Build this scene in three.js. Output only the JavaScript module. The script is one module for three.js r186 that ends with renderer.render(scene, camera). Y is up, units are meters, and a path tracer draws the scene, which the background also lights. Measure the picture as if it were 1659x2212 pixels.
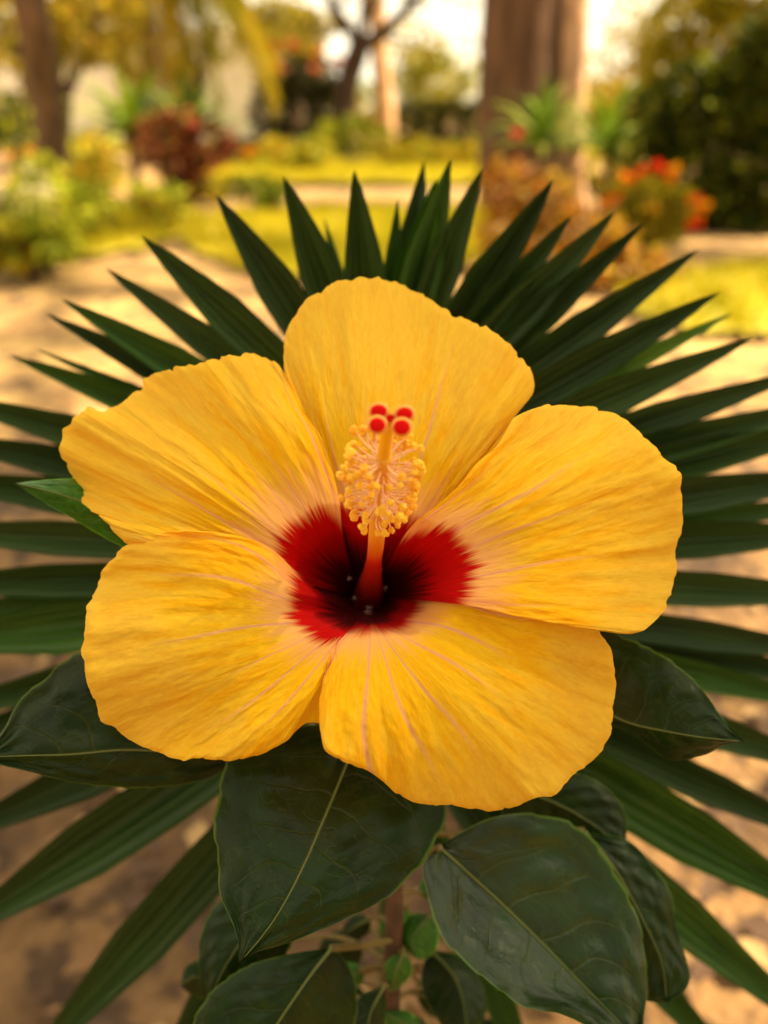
import * as THREE from 'three';
import { mergeGeometries } from 'three/addons/utils/BufferGeometryUtils.js';

// ───────────────────────── camera, sky, sun, exposure ─────────────────────────
const scene = new THREE.Scene();
const W = 1659, H = 2212, FPX = 1840;             // measuring grid of the photograph
const PITCH = 25.5 * Math.PI / 180;
const EYE = new THREE.Vector3(0, 0.6, 0);
const camera = new THREE.PerspectiveCamera(2 * Math.atan(H / 2 / FPX) * 180 / Math.PI, 768 / 1024, 0.01, 400);
camera.position.copy(EYE);
camera.lookAt(0, 0.6 - Math.sin(PITCH), -Math.cos(PITCH));
camera.focus = 0.201;
camera.userData.fStop = camera.getFocalLength() / 4.1;   // a 4.1 mm wide pupil

const sky = (() => {
  const w = 64, h = 128, a = new Float32Array(w * h * 4);
  for (let j = 0; j < h; j++) {
    const e = Math.max(0, (j + 0.5) / h * 2 - 1);     // 0 at the horizon, 1 overhead
    const k = Math.pow(e, 0.6);
    const c = [0.59 - 0.09 * k, 0.515 - 0.07 * k, 0.37 - 0.045 * k];
    for (let i = 0; i < w; i++) a.set([...c, 1], (j * w + i) * 4);
  }
  const t = new THREE.DataTexture(a, w, h, THREE.RGBAFormat, THREE.FloatType);
  t.mapping = THREE.EquirectangularReflectionMapping; t.magFilter = THREE.LinearFilter; t.needsUpdate = true;
  return t;
})();
scene.background = sky; scene.environment = sky;

const TO_SUN = new THREE.Vector3(0.68, 0.66, -0.22).normalize();
const sun = new THREE.DirectionalLight(new THREE.Color().setRGB(1, 0.82, 0.52), 5);
sun.position.copy(TO_SUN).multiplyScalar(30); sun.target.position.set(0, 0, -4);
sun.castShadow = true; sun.shadow.radius = 2; sun.shadow.mapSize.set(2048, 2048);
Object.assign(sun.shadow.camera, { left: -16, right: 16, top: 16, bottom: -16, near: 1, far: 80 });
scene.add(sun, sun.target);

const renderer = new THREE.WebGLRenderer({ antialias: true });
renderer.toneMapping = THREE.LinearToneMapping;
renderer.toneMappingExposure = 3.45;
renderer.shadowMap.enabled = true;

// ───────────────────────── helpers ─────────────────────────
const V3 = (x, y, z) => new THREE.Vector3(x, y, z);
const FWD = V3(0, -Math.sin(PITCH), -Math.cos(PITCH)), UPV = V3(0, Math.cos(PITCH), -Math.sin(PITCH)), RGT = V3(1, 0, 0);
const at = (x, y, d) => EYE.clone().addScaledVector(FWD, d).addScaledVector(RGT, (x - W / 2) / FPX * d).addScaledVector(UPV, (H / 2 - y) / FPX * d);
const ray = (x, y) => at(x, y, 1).sub(EYE);
const ground = (x, y) => { const r = ray(x, y); return EYE.clone().addScaledVector(r, -EYE.y / r.y); };
const far = (x, y, z) => { const r = ray(x, y); return EYE.clone().addScaledVector(r, -z / r.z); };    // z metres in front of the camera along the ground
const rng = (s) => () => { s |= 0; s = s + 0x6D2B79F5 | 0; let t = Math.imul(s ^ s >>> 15, 1 | s); t = t + Math.imul(t ^ t >>> 7, 61 | t) ^ t; return ((t ^ t >>> 14) >>> 0) / 4294967296; };
const clamp = (x, a = 0, b = 1) => Math.min(b, Math.max(a, x));
const sstep = (a, b, x) => { const t = clamp((x - a) / (b - a)); return t * t * (3 - 2 * t); };
const mix = (a, b, t) => a + (b - a) * t;
const hash = (x, y, s) => { let h = Math.imul(x | 0, 374761393) + Math.imul(y | 0, 668265263) + Math.imul(s | 0, 1442695041) | 0; h = Math.imul(h ^ h >>> 13, 1274126177); return ((h ^ h >>> 16) >>> 0) / 4294967296; };
const noise = (x, y, s = 0) => { const i = Math.floor(x), j = Math.floor(y), u = x - i, v = y - j, a = u * u * (3 - 2 * u), b = v * v * (3 - 2 * v); return mix(mix(hash(i, j, s), hash(i + 1, j, s), a), mix(hash(i, j + 1, s), hash(i + 1, j + 1, s), a), b); };
const fbm = (x, y, s = 0, o = 4) => { let r = 0, a = 0.5, n = 0; for (let k = 0; k < o; k++) { r += a * noise(x, y, s + k * 17); n += a; a *= 0.5; x *= 2.03; y *= 2.03; } return r / n; };
const noiseP = (x, y, px, py, s) => { const i = Math.floor(x), j = Math.floor(y), u = x - i, v = y - j, a = u * u * (3 - 2 * u), b = v * v * (3 - 2 * v), m = (n, p) => ((n % p) + p) % p; return mix(mix(hash(m(i, px), m(j, py), s), hash(m(i + 1, px), m(j, py), s), a), mix(hash(m(i, px), m(j + 1, py), s), hash(m(i + 1, px), m(j + 1, py), s), a), b); };
const fbmP = (u, v, p, q, s, o = 5) => { let r = 0, a = 0.5, n = 0; for (let k = 0; k < o; k++) { r += a * noiseP(u * p, v * q, p, q, s + k * 31); n += a; a *= 0.55; p *= 2; q *= 2; } return r / n; };
const table = (pts, x) => { if (x <= pts[0][0]) return pts[0][1]; for (let i = 1; i < pts.length; i++) if (x <= pts[i][0]) return mix(pts[i - 1][1], pts[i][1], sstep(0, 1, (x - pts[i - 1][0]) / (pts[i][0] - pts[i - 1][0]))); return pts[pts.length - 1][1]; };
const s8 = (c) => Math.round(255 * clamp(c <= 0.0031308 ? 12.92 * c : 1.055 * Math.pow(c, 1 / 2.4) - 0.055));
const col = (r, g, b) => new THREE.Color().setRGB(r, g, b);
const mix3 = (a, b, t) => [mix(a[0], b[0], t), mix(a[1], b[1], t), mix(a[2], b[2], t)];

function texture(w, h, f, srgb = true) {          // f(u, v) -> linear [r, g, b] or a number
  const a = new Uint8Array(w * h * 4);
  for (let j = 0; j < h; j++) for (let i = 0; i < w; i++) {
    const c = f((i + 0.5) / w, (j + 0.5) / h), o = (j * w + i) * 4;
    if (srgb) { a[o] = s8(c[0]); a[o + 1] = s8(c[1]); a[o + 2] = s8(c[2]); } else a[o] = a[o + 1] = a[o + 2] = Math.round(255 * clamp(c));
    a[o + 3] = 255;
  }
  const t = new THREE.DataTexture(a, w, h, THREE.RGBAFormat);
  t.magFilter = THREE.LinearFilter; t.minFilter = THREE.LinearFilter; t.wrapS = t.wrapT = THREE.RepeatWrapping;
  if (srgb) t.colorSpace = THREE.SRGBColorSpace;
  t.needsUpdate = true; return t;
}
const used = {};
function numbered(name) { const n = used[name] = (used[name] ?? -1) + 1; return n ? `${name}_${String(n).padStart(3, '0')}` : name; }
function thing(name, label, category, p = [0, 0, 0], group) {
  const g = new THREE.Group(); g.name = numbered(name); g.position.set(...p);
  g.userData = { label, category }; if (group) g.userData.group = group;
  scene.add(g); return g;
}
function part(name, geo, material, parent) {
  const m = new THREE.Mesh(geo, material); m.name = name; m.castShadow = m.receiveShadow = true; parent.add(m); return m;
}
function setting(name, geo, material) { const m = part(numbered(name), geo, material, scene); m.userData.kind = 'structure'; return m; }

function geom(pos, idx, uv, color) {
  const g = new THREE.BufferGeometry();
  g.setAttribute('position', new THREE.Float32BufferAttribute(pos, 3));
  if (uv) g.setAttribute('uv', new THREE.Float32BufferAttribute(uv, 2));
  if (color) g.setAttribute('color', new THREE.Float32BufferAttribute(color, 3));
  g.setIndex(idx); g.computeVertexNormals(); return g;
}
function grid(nu, nv, f) {                         // f(i/nu, j/nv) -> [Vector3, [u, v], colour?]
  const pos = [], uv = [], idx = [], c = [];
  for (let i = 0; i <= nu; i++) for (let j = 0; j <= nv; j++) {
    const [p, t, k] = f(i / nu, j / nv); pos.push(p.x, p.y, p.z); uv.push(t[0], t[1]); if (k) c.push(...k);
  }
  for (let i = 0; i < nu; i++) for (let j = 0; j < nv; j++) { const a = i * (nv + 1) + j, b = a + nv + 1; idx.push(a, b, a + 1, b, b + 1, a + 1); }
  return geom(pos, idx, uv, c.length ? c : null);
}
function tube(points, radius, { n = 24, sides = 8, bump = 0, seed = 1, colour, cap = true } = {}) {   // radius(t) in metres, or a number
  const c = new THREE.CatmullRomCurve3(points, false, 'centripetal'), fr = c.computeFrenetFrames(n, false), L = c.getLength();
  const pos = [], uv = [], idx = [], cc = [];
  for (let i = 0; i <= n; i++) {
    const t = i / n, p = c.getPointAt(t), r0 = typeof radius === 'number' ? radius : radius(t);
    for (let j = 0; j <= sides; j++) {
      const a = j / sides * 2 * Math.PI, r = r0 * (1 + bump * (fbm(Math.cos(a) * 2 + 7, Math.sin(a) * 2 + t * L * 3 / Math.max(r0, 1e-4) * 0.15 + 9, seed) - 0.5) * 2);
      const q = p.clone().addScaledVector(fr.normals[i], r * Math.cos(a)).addScaledVector(fr.binormals[i], r * Math.sin(a));
      pos.push(q.x, q.y, q.z); uv.push(j / sides * 2 * Math.PI * r0, t * L); if (colour) cc.push(...colour(t, a));
    }
  }
  const w = sides + 1;
  for (let i = 0; i < n; i++) for (let j = 0; j < sides; j++) { const a = i * w + j, b = a + w; idx.push(a, a + 1, b, b, a + 1, b + 1); }
  if (cap) for (const e of [0, n]) { const m = pos.length / 3, p = c.getPointAt(e / n); pos.push(p.x, p.y, p.z); uv.push(0, e / n * L); if (colour) cc.push(...colour(e / n, 0)); for (let j = 0; j < sides; j++) { const a = e * w + j; e ? idx.push(m, a, a + 1) : idx.push(m, a + 1, a); } }
  return geom(pos, idx, uv, colour ? cc : null);
}
const mat = (o) => new THREE.MeshPhysicalMaterial({ side: THREE.DoubleSide, roughness: 0.8, ...o });

// ───────────────────────── shared textures and materials ─────────────────────────
const barkBump = texture(256, 256, (u, v) => { const a = fbmP(u, v, 8, 3, 5), b = fbmP(u, v, 16, 6, 9); return 0.6 * Math.abs(2 * a - 1) + 0.4 * b; }, false);
const barkTex = texture(256, 256, (u, v) => { const a = fbmP(u, v, 10, 4, 5), b = fbmP(u, v, 5, 3, 44); return mix3([0.055, 0.032, 0.019], [0.16, 0.10, 0.06], clamp(a * 1.5 - 0.35 + (b - 0.5) * 0.6)); });
const tiled = (t, u, v) => { const c = t.clone(); c.repeat.set(u, v); c.needsUpdate = true; return c; };
const barkDark = mat({ map: tiled(barkTex, 1.2, 1), color: col(0.36, 0.24, 0.15), bumpMap: tiled(barkBump, 1.2, 1), bumpScale: 0.02, roughness: 0.95 });
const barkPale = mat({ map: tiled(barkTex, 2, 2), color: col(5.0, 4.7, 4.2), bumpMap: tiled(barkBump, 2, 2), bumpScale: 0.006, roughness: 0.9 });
const barkMid = mat({ map: tiled(barkTex, 2, 2), color: col(1.15, 1.0, 0.9), bumpMap: tiled(barkBump, 2, 2), bumpScale: 0.008, roughness: 0.9 });
const leafy = (tr = 0.35) => mat({ vertexColors: true, color: col(1, 1, 1), roughness: 0.6, transmission: tr, thickness: 0, specularIntensity: 0.12 });
const foliageMat = leafy(0.5), denseMat = leafy(0.2);

// ───────────────────────── ground ─────────────────────────
const sandTex = texture(1024, 1024, (u, v) => {
  const a = fbmP(u, v, 6, 6, 3, 6), b = fbmP(u, v, 40, 40, 12, 3), g = fbmP(u, v, 14, 14, 77, 4);
  let c = mix3([0.20, 0.105, 0.034], [0.52, 0.325, 0.108], clamp(a * 1.8 - 0.45 + (b - 0.5) * 0.5));
  c = mix3(c, [0.05, 0.024, 0.011], sstep(0.55, 0.68, g) * 0.85);           // scraps of dead leaf trodden in
  return c;
});
const sandBump = texture(512, 512, (u, v) => 0.5 * fbmP(u, v, 8, 8, 3, 5) + 0.5 * fbmP(u, v, 50, 50, 21, 3), false);
const sandMat = mat({ map: sandTex, bumpMap: sandBump, bumpScale: 0.02, roughness: 0.97 });
{
  const rings = 90, seg = 96, pos = [], uv = [], idx = [];
  for (let i = 0; i <= rings; i++) {
    const r = i === 0 ? 0 : 0.12 * Math.pow(1.086, i) + i * 0.02;
    for (let j = 0; j <= seg; j++) {
      const a = j / seg * 2 * Math.PI, x = Math.cos(a) * r, z = Math.sin(a) * r - 0.3;
      const y = r < 40 ? (fbm(x * 1.3 + 50, z * 1.3 + 50, 4) - 0.5) * 0.035 + (fbm(x * 7 + 50, z * 7 + 50, 8) - 0.5) * 0.012 - 0.012 : -0.012;
      pos.push(x, y, z); uv.push(x / 1.1, z / 1.1);
    }
  }
  for (let i = 0; i < rings; i++) for (let j = 0; j < seg; j++) { const a = i * (seg + 1) + j, b = a + seg + 1; idx.push(a, a + 1, b, b, a + 1, b + 1); }
  setting('ground', geom(pos, idx, uv), sandMat);
}
const lawnTex = texture(512, 512, (u, v) => mix3([0.30, 0.26, 0.016], [0.56, 0.45, 0.030], clamp(fbmP(u, v, 8, 8, 6, 5) * 1.7 - 0.35)));
const lawnMat = mat({ map: lawnTex, roughness: 0.95 });
const R0 = rng(11), lawnSpots = [];
function lawn(outline) {
  const c = new THREE.CatmullRomCurve3(outline.map(([x, y]) => { const p = ground(x, y); return V3(p.x, 0, p.z); }), true, 'centripetal');
  const pts = c.getPoints(90).map((p, i) => { const k = 1 + 0.05 * (noise(i * 0.7, 3) - 0.5); return new THREE.Vector2(p.x * k, -p.z * k); });
  const g = new THREE.ShapeGeometry(new THREE.Shape(pts)); g.rotateX(-Math.PI / 2); g.translate(0, 0.018, 0);
  const p = g.attributes.position, uv = []; for (let i = 0; i < p.count; i++) uv.push(p.getX(i) / 2, p.getZ(i) / 2);
  g.setAttribute('uv', new THREE.Float32BufferAttribute(uv, 2));
  setting('lawn', g, lawnMat); lawnSpots.push(pts);
}
lawn([[400, 492], [520, 466], [700, 455], [1000, 455], [1050, 520], [960, 600], [760, 604], [600, 600], [440, 556]]);
lawn([[420, 365], [760, 350], [1080, 350], [1240, 372], [1100, 400], [700, 398], [450, 400]]);
lawn([[1330, 640], [1480, 596], [1760, 585], [1900, 660], [1700, 725], [1480, 720]]);
lawn([[-160, 470], [200, 450], [420, 470], [380, 520], [180, 560], [-160, 560]]);
lawn([[240, 318], [600, 312], [1100, 312], [1500, 318], [1460, 332], [900, 336], [300, 334]]);
{
  const inside = (pts, x, y) => { let c = false; for (let i = 0, j = pts.length - 1; i < pts.length; j = i++) if ((pts[i].y > y) !== (pts[j].y > y) && x < (pts[j].x - pts[i].x) * (y - pts[i].y) / (pts[j].y - pts[i].y) + pts[i].x) c = !c; return c; };
  const blades = []; const r = rng(5);
  for (let k = 0; k < 7; k++) {
    const a = r() * 6.28, x = (r() - 0.5) * 0.03, z = (r() - 0.5) * 0.03, h = 0.025 + r() * 0.03, w = 0.0025, l = 0.012;
    const dx = Math.cos(a), dz = Math.sin(a);
    blades.push(geom([x - dz * w, 0, z + dx * w, x + dz * w, 0, z - dx * w, x + dx * l, h, z + dz * l], [0, 1, 2], [0, 0, 1, 0, 0.5, 1]));
  }
  const tuft = mergeGeometries(blades), places = [];
  for (const pts of lawnSpots) {
    const b = new THREE.Box2().setFromPoints(pts), n = Math.min(6000, (b.max.x - b.min.x) * (b.max.y - b.min.y) * 650);
    for (let i = 0; i < n; i++) { const x = mix(b.min.x, b.max.x, r()), y = mix(b.min.y, b.max.y, r()); if (inside(pts, x, y)) places.push([x, -y]); }
  }
  const m = new THREE.InstancedMesh(tuft, mat({ color: col(1, 1, 1), roughness: 0.8, specularIntensity: 0.05, transmission: 0.45, thickness: 0 }), places.length);
  const o = new THREE.Object3D();
  places.forEach(([x, z], i) => { o.position.set(x, 0.016, z); o.rotation.y = r() * 6.28; o.scale.setScalar(0.8 + r() * 0.9); o.updateMatrix(); m.setMatrixAt(i, o.matrix); const k = r(); m.setColorAt(i, col(mix(0.34, 0.66, k), mix(0.34, 0.52, k), mix(0.012, 0.03, k))); });
  m.name = 'grass'; m.castShadow = m.receiveShadow = true; m.userData = { kind: 'stuff', label: 'short yellowing grass growing on the garden lawns', category: 'grass' };
  scene.add(m);
}
{ // the dug bed round the hibiscus and the palm
  const c = [0.1, -0.55], soilTex = texture(512, 512, (u, v) => { const a = fbmP(u, v, 6, 6, 91, 6), g = fbmP(u, v, 16, 16, 93, 4); return mix3(mix3([0.085, 0.042, 0.015], [0.27, 0.145, 0.052], clamp(a * 2.2 - 0.6)), [0.035, 0.017, 0.008], sstep(0.52, 0.66, g) * 0.8); });
  const g = grid(40, 96, (t, a) => { const th = a * 2 * Math.PI, r = 1.35 * t * (0.86 + 0.34 * fbm(Math.cos(th) * 1.6 + 5, Math.sin(th) * 1.6 + 5, 12, 4)), x = c[0] + Math.cos(th) * r * 1.1, z = c[1] + Math.sin(th) * r; return [V3(x, 0.014 * (1 - t ** 6) - 0.012 * t ** 6 + (fbm(x * 16 + 9, z * 16 + 9, 14, 4) - 0.5) * 0.032 * (1 - t ** 4), z), [x / 0.7, z / 0.7]]; });
  setting('planting_bed', g, mat({ map: soilTex, bumpMap: sandBump, bumpScale: 0.02, roughness: 0.98 }));
}
{ // dry leaves lying on the sand
  const r = rng(77), g = geom([-0.5, 0, 0, 0, 0.12, -0.28, 0.5, 0.05, 0, 0, 0.14, 0.28], [0, 2, 1, 0, 3, 2], [0, 0.5, 0.5, 0, 1, 0.5, 0.5, 1]);
  const N = 3200, m = new THREE.InstancedMesh(g, mat({ color: col(1, 1, 1), roughness: 0.85 }), N), o = new THREE.Object3D();
  for (let i = 0; i < N; i++) {
    const d = 0.15 + 4.5 * Math.pow(r(), 1.6), a = (r() - 0.5) * 2.6;
    o.position.set(Math.sin(a) * d, d < 1.1 ? 0.022 : 0.006, -Math.cos(a) * d); o.rotation.set((r() - 0.5) * 0.6, r() * 6.28, (r() - 0.5) * 0.6); o.scale.setScalar(0.012 + r() * 0.03); o.updateMatrix(); m.setMatrixAt(i, o.matrix);
    const k = r(); m.setColorAt(i, k < 0.5 ? col(0.07, 0.032, 0.014) : k < 0.8 ? col(0.17, 0.085, 0.03) : col(0.33, 0.2, 0.08));
  }
  m.name = 'leaf_litter'; m.userData = { kind: 'stuff', label: 'scattered brown dry leaves lying on the sandy ground', category: 'leaf litter' }; m.castShadow = m.receiveShadow = true; scene.add(m);
}

// ───────────────────────── the yellow hibiscus ─────────────────────────
const plantBase = at(835, 2212, 0.29); plantBase.y = 0;
const plant = thing('hibiscus_plant', 'hibiscus with one large open yellow flower and glossy dark green leaves', 'hibiscus plant');
const flower = new THREE.Group(); flower.name = 'flower'; flower.userData = { label: 'open yellow five petalled flower with dark red throat' }; plant.add(flower);

const TC = [795, 1300];                            // the throat
const EYE_R = [[-180, 72], [-135, 100], [-90, 165], [-60, 232], [-30, 235], [0, 190], [30, 215], [60, 240], [90, 205], [120, 130], [150, 85], [180, 72]];
function dish(x, y) {                              // distance from the camera of the open corolla
  const dx = x - TC[0], dy = y - TC[1], r = Math.hypot(dx, dy), e = table(EYE_R, Math.atan2(dx, -dy) * 180 / Math.PI);
  const q = clamp(r / e);
  return 0.2035 + 0.060 * Math.pow(1 - q, 1.25) - 0.005 * Math.sin(Math.PI * clamp((r - e) / 520)) + 0.012 * sstep(330, 720, r) - (y - 1300) * 0.000021;
}
const petals = [
  { name: 'top', layer: 0.0062, B: [795, 1280], L: null, R: null, seed: 3,
    M: [[640, 880], [618, 830], [612, 770], [620, 715], [650, 660], [690, 625], [740, 603], [800, 597], [840, 603], [880, 622], [905, 630], [935, 648], [970, 675], [1010, 690], [1050, 710], [1090, 735], [1130, 780], [1150, 815], [1155, 840], [1145, 860], [1125, 880], [1108, 905], [1090, 950], [1070, 1000]],
    eye: [[0, 215], [0.5, 190], [1, 195]] },
  { name: 'upper left', layer: 0.0034, B: [785, 1290], L: null, seed: 14,
    M: [[290, 1185], [262, 1165], [240, 1140], [215, 1115], [190, 1100], [165, 1065], [150, 1020], [133, 980], [133, 950], [140, 925], [160, 905], [183, 885], [200, 881], [213, 889], [240, 880], [262, 870], [290, 845], [320, 815], [360, 797], [400, 787], [450, 778], [490, 768], [530, 765], [570, 770], [595, 781], [611, 800]],
    R: [[785, 1290], [752, 1210], [738, 1135], [732, 1075], [713, 1001], [690, 936], [656, 886], [638, 844], [611, 800]],
    eye: [[0, 130], [0.12, 160], [0.35, 232], [0.65, 240], [0.88, 222], [1, 165]] },
  { name: 'lower left', layer: 0.0004, B: [778, 1330], seed: 25,
    L: [[778, 1330], [720, 1300], [670, 1262], [634, 1230], [600, 1196], [550, 1168], [480, 1152], [400, 1146]],
    M: [[400, 1146], [340, 1152], [285, 1170], [250, 1200], [220, 1235], [208, 1270], [190, 1310], [180, 1370], [180, 1420], [188, 1470], [200, 1510], [212, 1545], [222, 1562], [250, 1575], [275, 1597], [310, 1617], [340, 1625], [370, 1637], [395, 1643], [420, 1637], [460, 1640], [500, 1643], [540, 1637], [580, 1622], [620, 1600], [640, 1578], [665, 1562], [700, 1562], [735, 1525]],
    R: null, eye: [[0, 175], [0.25, 165], [0.5, 128], [0.8, 80], [1, 45]] },
  { name: 'bottom', tuck: true, layer: -0.0024, B: [800, 1335], seed: 36,
    L: [[800, 1335], [762, 1341], [740, 1350], [728, 1370], [716, 1395], [712, 1430]],
    M: [[712, 1430], [700, 1465], [690, 1510], [690, 1560], [694, 1590], [702, 1618], [730, 1640], [765, 1655], [800, 1668], [830, 1690], [860, 1717], [895, 1733], [930, 1741], [965, 1740], [1010, 1747], [1045, 1751], [1080, 1747], [1120, 1738], [1150, 1725], [1190, 1718], [1215, 1702], [1240, 1672], [1275, 1645], [1300, 1620], [1318, 1590], [1328, 1545], [1325, 1520], [1331, 1480], [1326, 1440], [1320, 1405], [1300, 1370], [1275, 1340], [1240, 1310], [1180, 1272]],
    R: [[800, 1335], [832, 1285], [866, 1255], [903, 1247], [940, 1254], [1000, 1266], [1180, 1272]], eye: [[0, 66], [0.12, 46], [0.3, 32], [0.45, 36], [0.58, 52], [0.78, 95], [0.92, 135], [1, 150]] },
  { name: 'right', layer: -0.0056, B: [815, 1290], seed: 47,
    L: [[815, 1290], [865, 1268], [903, 1266], [938, 1284], [981, 1296], [1036, 1300]],
    M: [[1036, 1300], [1070, 1312], [1127, 1321], [1170, 1319], [1219, 1331], [1262, 1338], [1281, 1350], [1310, 1364], [1343, 1369], [1372, 1369], [1396, 1357], [1430, 1324], [1446, 1295], [1451, 1271], [1458, 1232], [1461, 1189], [1470, 1151], [1477, 1079], [1470, 1036], [1461, 1012], [1439, 998], [1415, 964], [1386, 936], [1358, 911], [1319, 892], [1271, 880], [1223, 874], [1190, 874], [1151, 883], [1108, 904]],
    R: [[815, 1290], [850, 1195], [893, 1132], [936, 1098], [984, 1055], [1027, 1003], [1075, 960], [1108, 904]],
    eye: [[0, 85], [0.12, 135], [0.3, 200], [0.6, 240], [0.82, 225], [1, 150]] },
];
const flat = (pts) => new THREE.CatmullRomCurve3(pts.map(([x, y]) => V3(x, y, 0)), false, 'centripetal');
function petal(P) {
  const M = flat(P.M), L = P.L && flat(P.L), Rr = P.R && flat(P.R), B = V3(P.B[0], P.B[1], 0), M0 = M.getPointAt(0), M1 = M.getPointAt(1);
  const rmax = Math.max(...P.M.map(([x, y]) => Math.hypot(x - P.B[0], y - P.B[1])));
  const nu = 100, nv = 190, mc = [];
  for (let j = 0; j <= nv; j++) mc.push(M.getPointAt(j / nv));
  const geo = grid(nu, nv, (a, v) => {
    const u = 0.015 + 0.985 * a, j = Math.round(v * nv), m = mc[j].clone();
    m.lerp(B, (fbm(v * 46 + P.seed, 2, P.seed, 3) - 0.5) * 0.022 + Math.max(0, noise(v * 90, 7, P.seed) - 0.75) * 0.035);   // crimped rim
    const p = B.clone().lerp(m, u);
    if (L) p.addScaledVector(L.getPointAt(u).sub(B.clone().lerp(M0, u)), Math.pow(1 - v, 3));
    if (Rr) p.addScaledVector(Rr.getPointAt(u).sub(B.clone().lerp(M1, u)), Math.pow(v, 3));
    const r = Math.hypot(p.x - P.B[0], p.y - P.B[1]), k = r / rmax, s = P.seed;
    let d = dish(p.x, p.y) + P.layer * sstep(20, 230, r);
    const open = Math.sin(Math.PI * clamp(v)) ** 0.6;
    d += 0.0056 * Math.pow(u, 2.2) * Math.sin(2 * Math.PI * (v * 2.6 + noise(s, 1) * 3 + 0.4 * u)) * (0.25 + 0.75 * open);      // broad waves of the blade
    d += 0.0042 * Math.pow(u, 4) * (fbm(v * 13 + s, u * 1.2, s) - 0.5) * 2.2;                                            // frilled margin
    d += 0.0014 * sstep(0.3, 0.75, u) * (fbm(v * 24 + s, u * 2.2 + 4, s + 5, 3) - 0.5) * 2;                               // pleats that follow the veins
    d += 0.0005 * sstep(0.25, 0.6, u) * (fbm(v * 52 + s, u * 13 + 8, s + 9, 3) - 0.5) * 2;                              // crepe
    d += 0.0010 * Math.pow(clamp((u - 0.975) / 0.025), 2);                                                                 // rim rolls back
    d += 0.0014 * Math.pow(2 * v - 1, 4) * u + 0.004 * ((P.L ? 0 : Math.pow(1 - v, 8)) + (P.R && !P.tuck ? 0 : Math.pow(v, 8))) * sstep(0, 0.25, u);
    return [at(p.x, p.y, d), [v, k]];
  });
  // colour of the blade: across (v) and out from the claw (k)
  const f = (v, k) => {
    const s = P.seed, e = table(P.eye, v) / rmax;
    const warp = (fbm(v * 5 + s, k * 4, s, 3) - 0.5) * 0.02;
    const vv = v + warp;
    const fine = fbm(vv * 150, k * 14 + s, s, 3), mid = fbm(vv * 46, k * 7 + s, s + 3, 4), blot = fbm(vv * 9 + s, k * 5, s + 6, 4), hairs = fbm(vv * 120, k * 16, s + 8, 3);
    let c = mix3([0.87, 0.42, 0.004], [0.92, 0.54, 0.007], clamp(0.5 + (mid * 2 - 1) * sstep(0.1, 0.5, k)));
    c = mix3(c, [0.82, 0.50, 0.065], sstep(0.40, 0.95, k + (mid - 0.5) * 0.55 + (blot - 0.5) * 0.5) * 0.6);   // pale bloom toward the rim, in streaks
    c = mix3(c, [0.62, 0.31, 0.016], sstep(0.46, 0.76, hairs * 0.2 + mid * 0.4 + blot * 0.4 + (fine - 0.5) * 0.35) * 0.30 * sstep(0.12, 0.5, k));           // tan flecks
    c = mix3(c, [0.94, 0.60, 0.05], sstep(0.55, 0.8, fine) * 0.35);
    const grain = fbm(vv * 260 + 5, k * 60, s + 13, 2) - 0.5; c = [c[0] * (1 + 0.08 * grain), c[1] * (1 + 0.20 * grain), c[2]];
    // pink flush round the eye and the pink veins
    const vein = (() => { let a = 0; for (let n = 0; n < 7; n++) { const vc = 0.08 + 0.14 * n + (hash(n, 3, s) - 0.5) * 0.06, len = 0.55 + 0.35 * hash(n, 9, s), w = 0.0078 - 0.0052 * k, dv = Math.abs(v - vc - 0.05 * (vc - 0.5) * k - 0.012 * Math.sin(k * 9 + n)); a = Math.max(a, Math.exp(-dv * dv / (w * w)) * (1 - sstep(len * 0.55, len, k))); } return a; })();
    const flush = 1 - sstep(e, e * 1.12 + 0.12, k + (fine - 0.5) * 0.10 + (mid - 0.5) * 0.10);
    c = mix3(c, [0.90, 0.44, 0.20], flush * 0.7);
    c = mix3(c, [0.76, 0.35, 0.22], vein * 0.85);
    // the eye: dark red with a bristling outline
    const spike = Math.pow(Math.abs(2 * noise(vv * 34, s, s + 20) - 1), 1.4) * 0.09 + (fbm(vv * 80, s, s + 22, 2) - 0.5) * 0.10;
    const edge = e * (0.93 + spike) + 0.02 * (noise(vv * 200, 1, s) - 0.5);
    const red = 1 - sstep(edge - 0.022 - 0.03 * fine, edge + 0.022, k);
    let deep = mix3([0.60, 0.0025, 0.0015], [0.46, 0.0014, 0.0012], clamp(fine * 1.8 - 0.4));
    deep = mix3(deep, [0.10, 0.0008, 0.0012], sstep(-0.14, 0.10, (0.34 + 0.62 * fbm(vv * 110, s, s + 40, 3) + 0.2 * (mid - 0.5)) * 0.66 - k / e));      // dark pigment fibres up from the claw, with shade of the throat painted in
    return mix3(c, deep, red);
  };
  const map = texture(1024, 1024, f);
  const bump = texture(512, 512, (v, k) => { const s = P.seed; return 0.5 + sstep(0.05, 0.6, k) * (0.6 * fbm(v * 70, k * 6 + s, s + 2, 3) + 0.25 * fbm(v * 170, k * 22, s + 4, 3) + 0.35 * fbm(v * 42, k * 34, s + 6, 3) - 0.6); }, false);
  map.wrapS = map.wrapT = bump.wrapS = bump.wrapT = THREE.ClampToEdgeWrapping;
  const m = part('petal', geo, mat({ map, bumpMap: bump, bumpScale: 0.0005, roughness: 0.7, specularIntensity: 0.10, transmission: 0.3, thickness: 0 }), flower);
  m.userData.label = `${P.name} yellow petal with red base`;
}
petals.forEach(petal);

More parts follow.
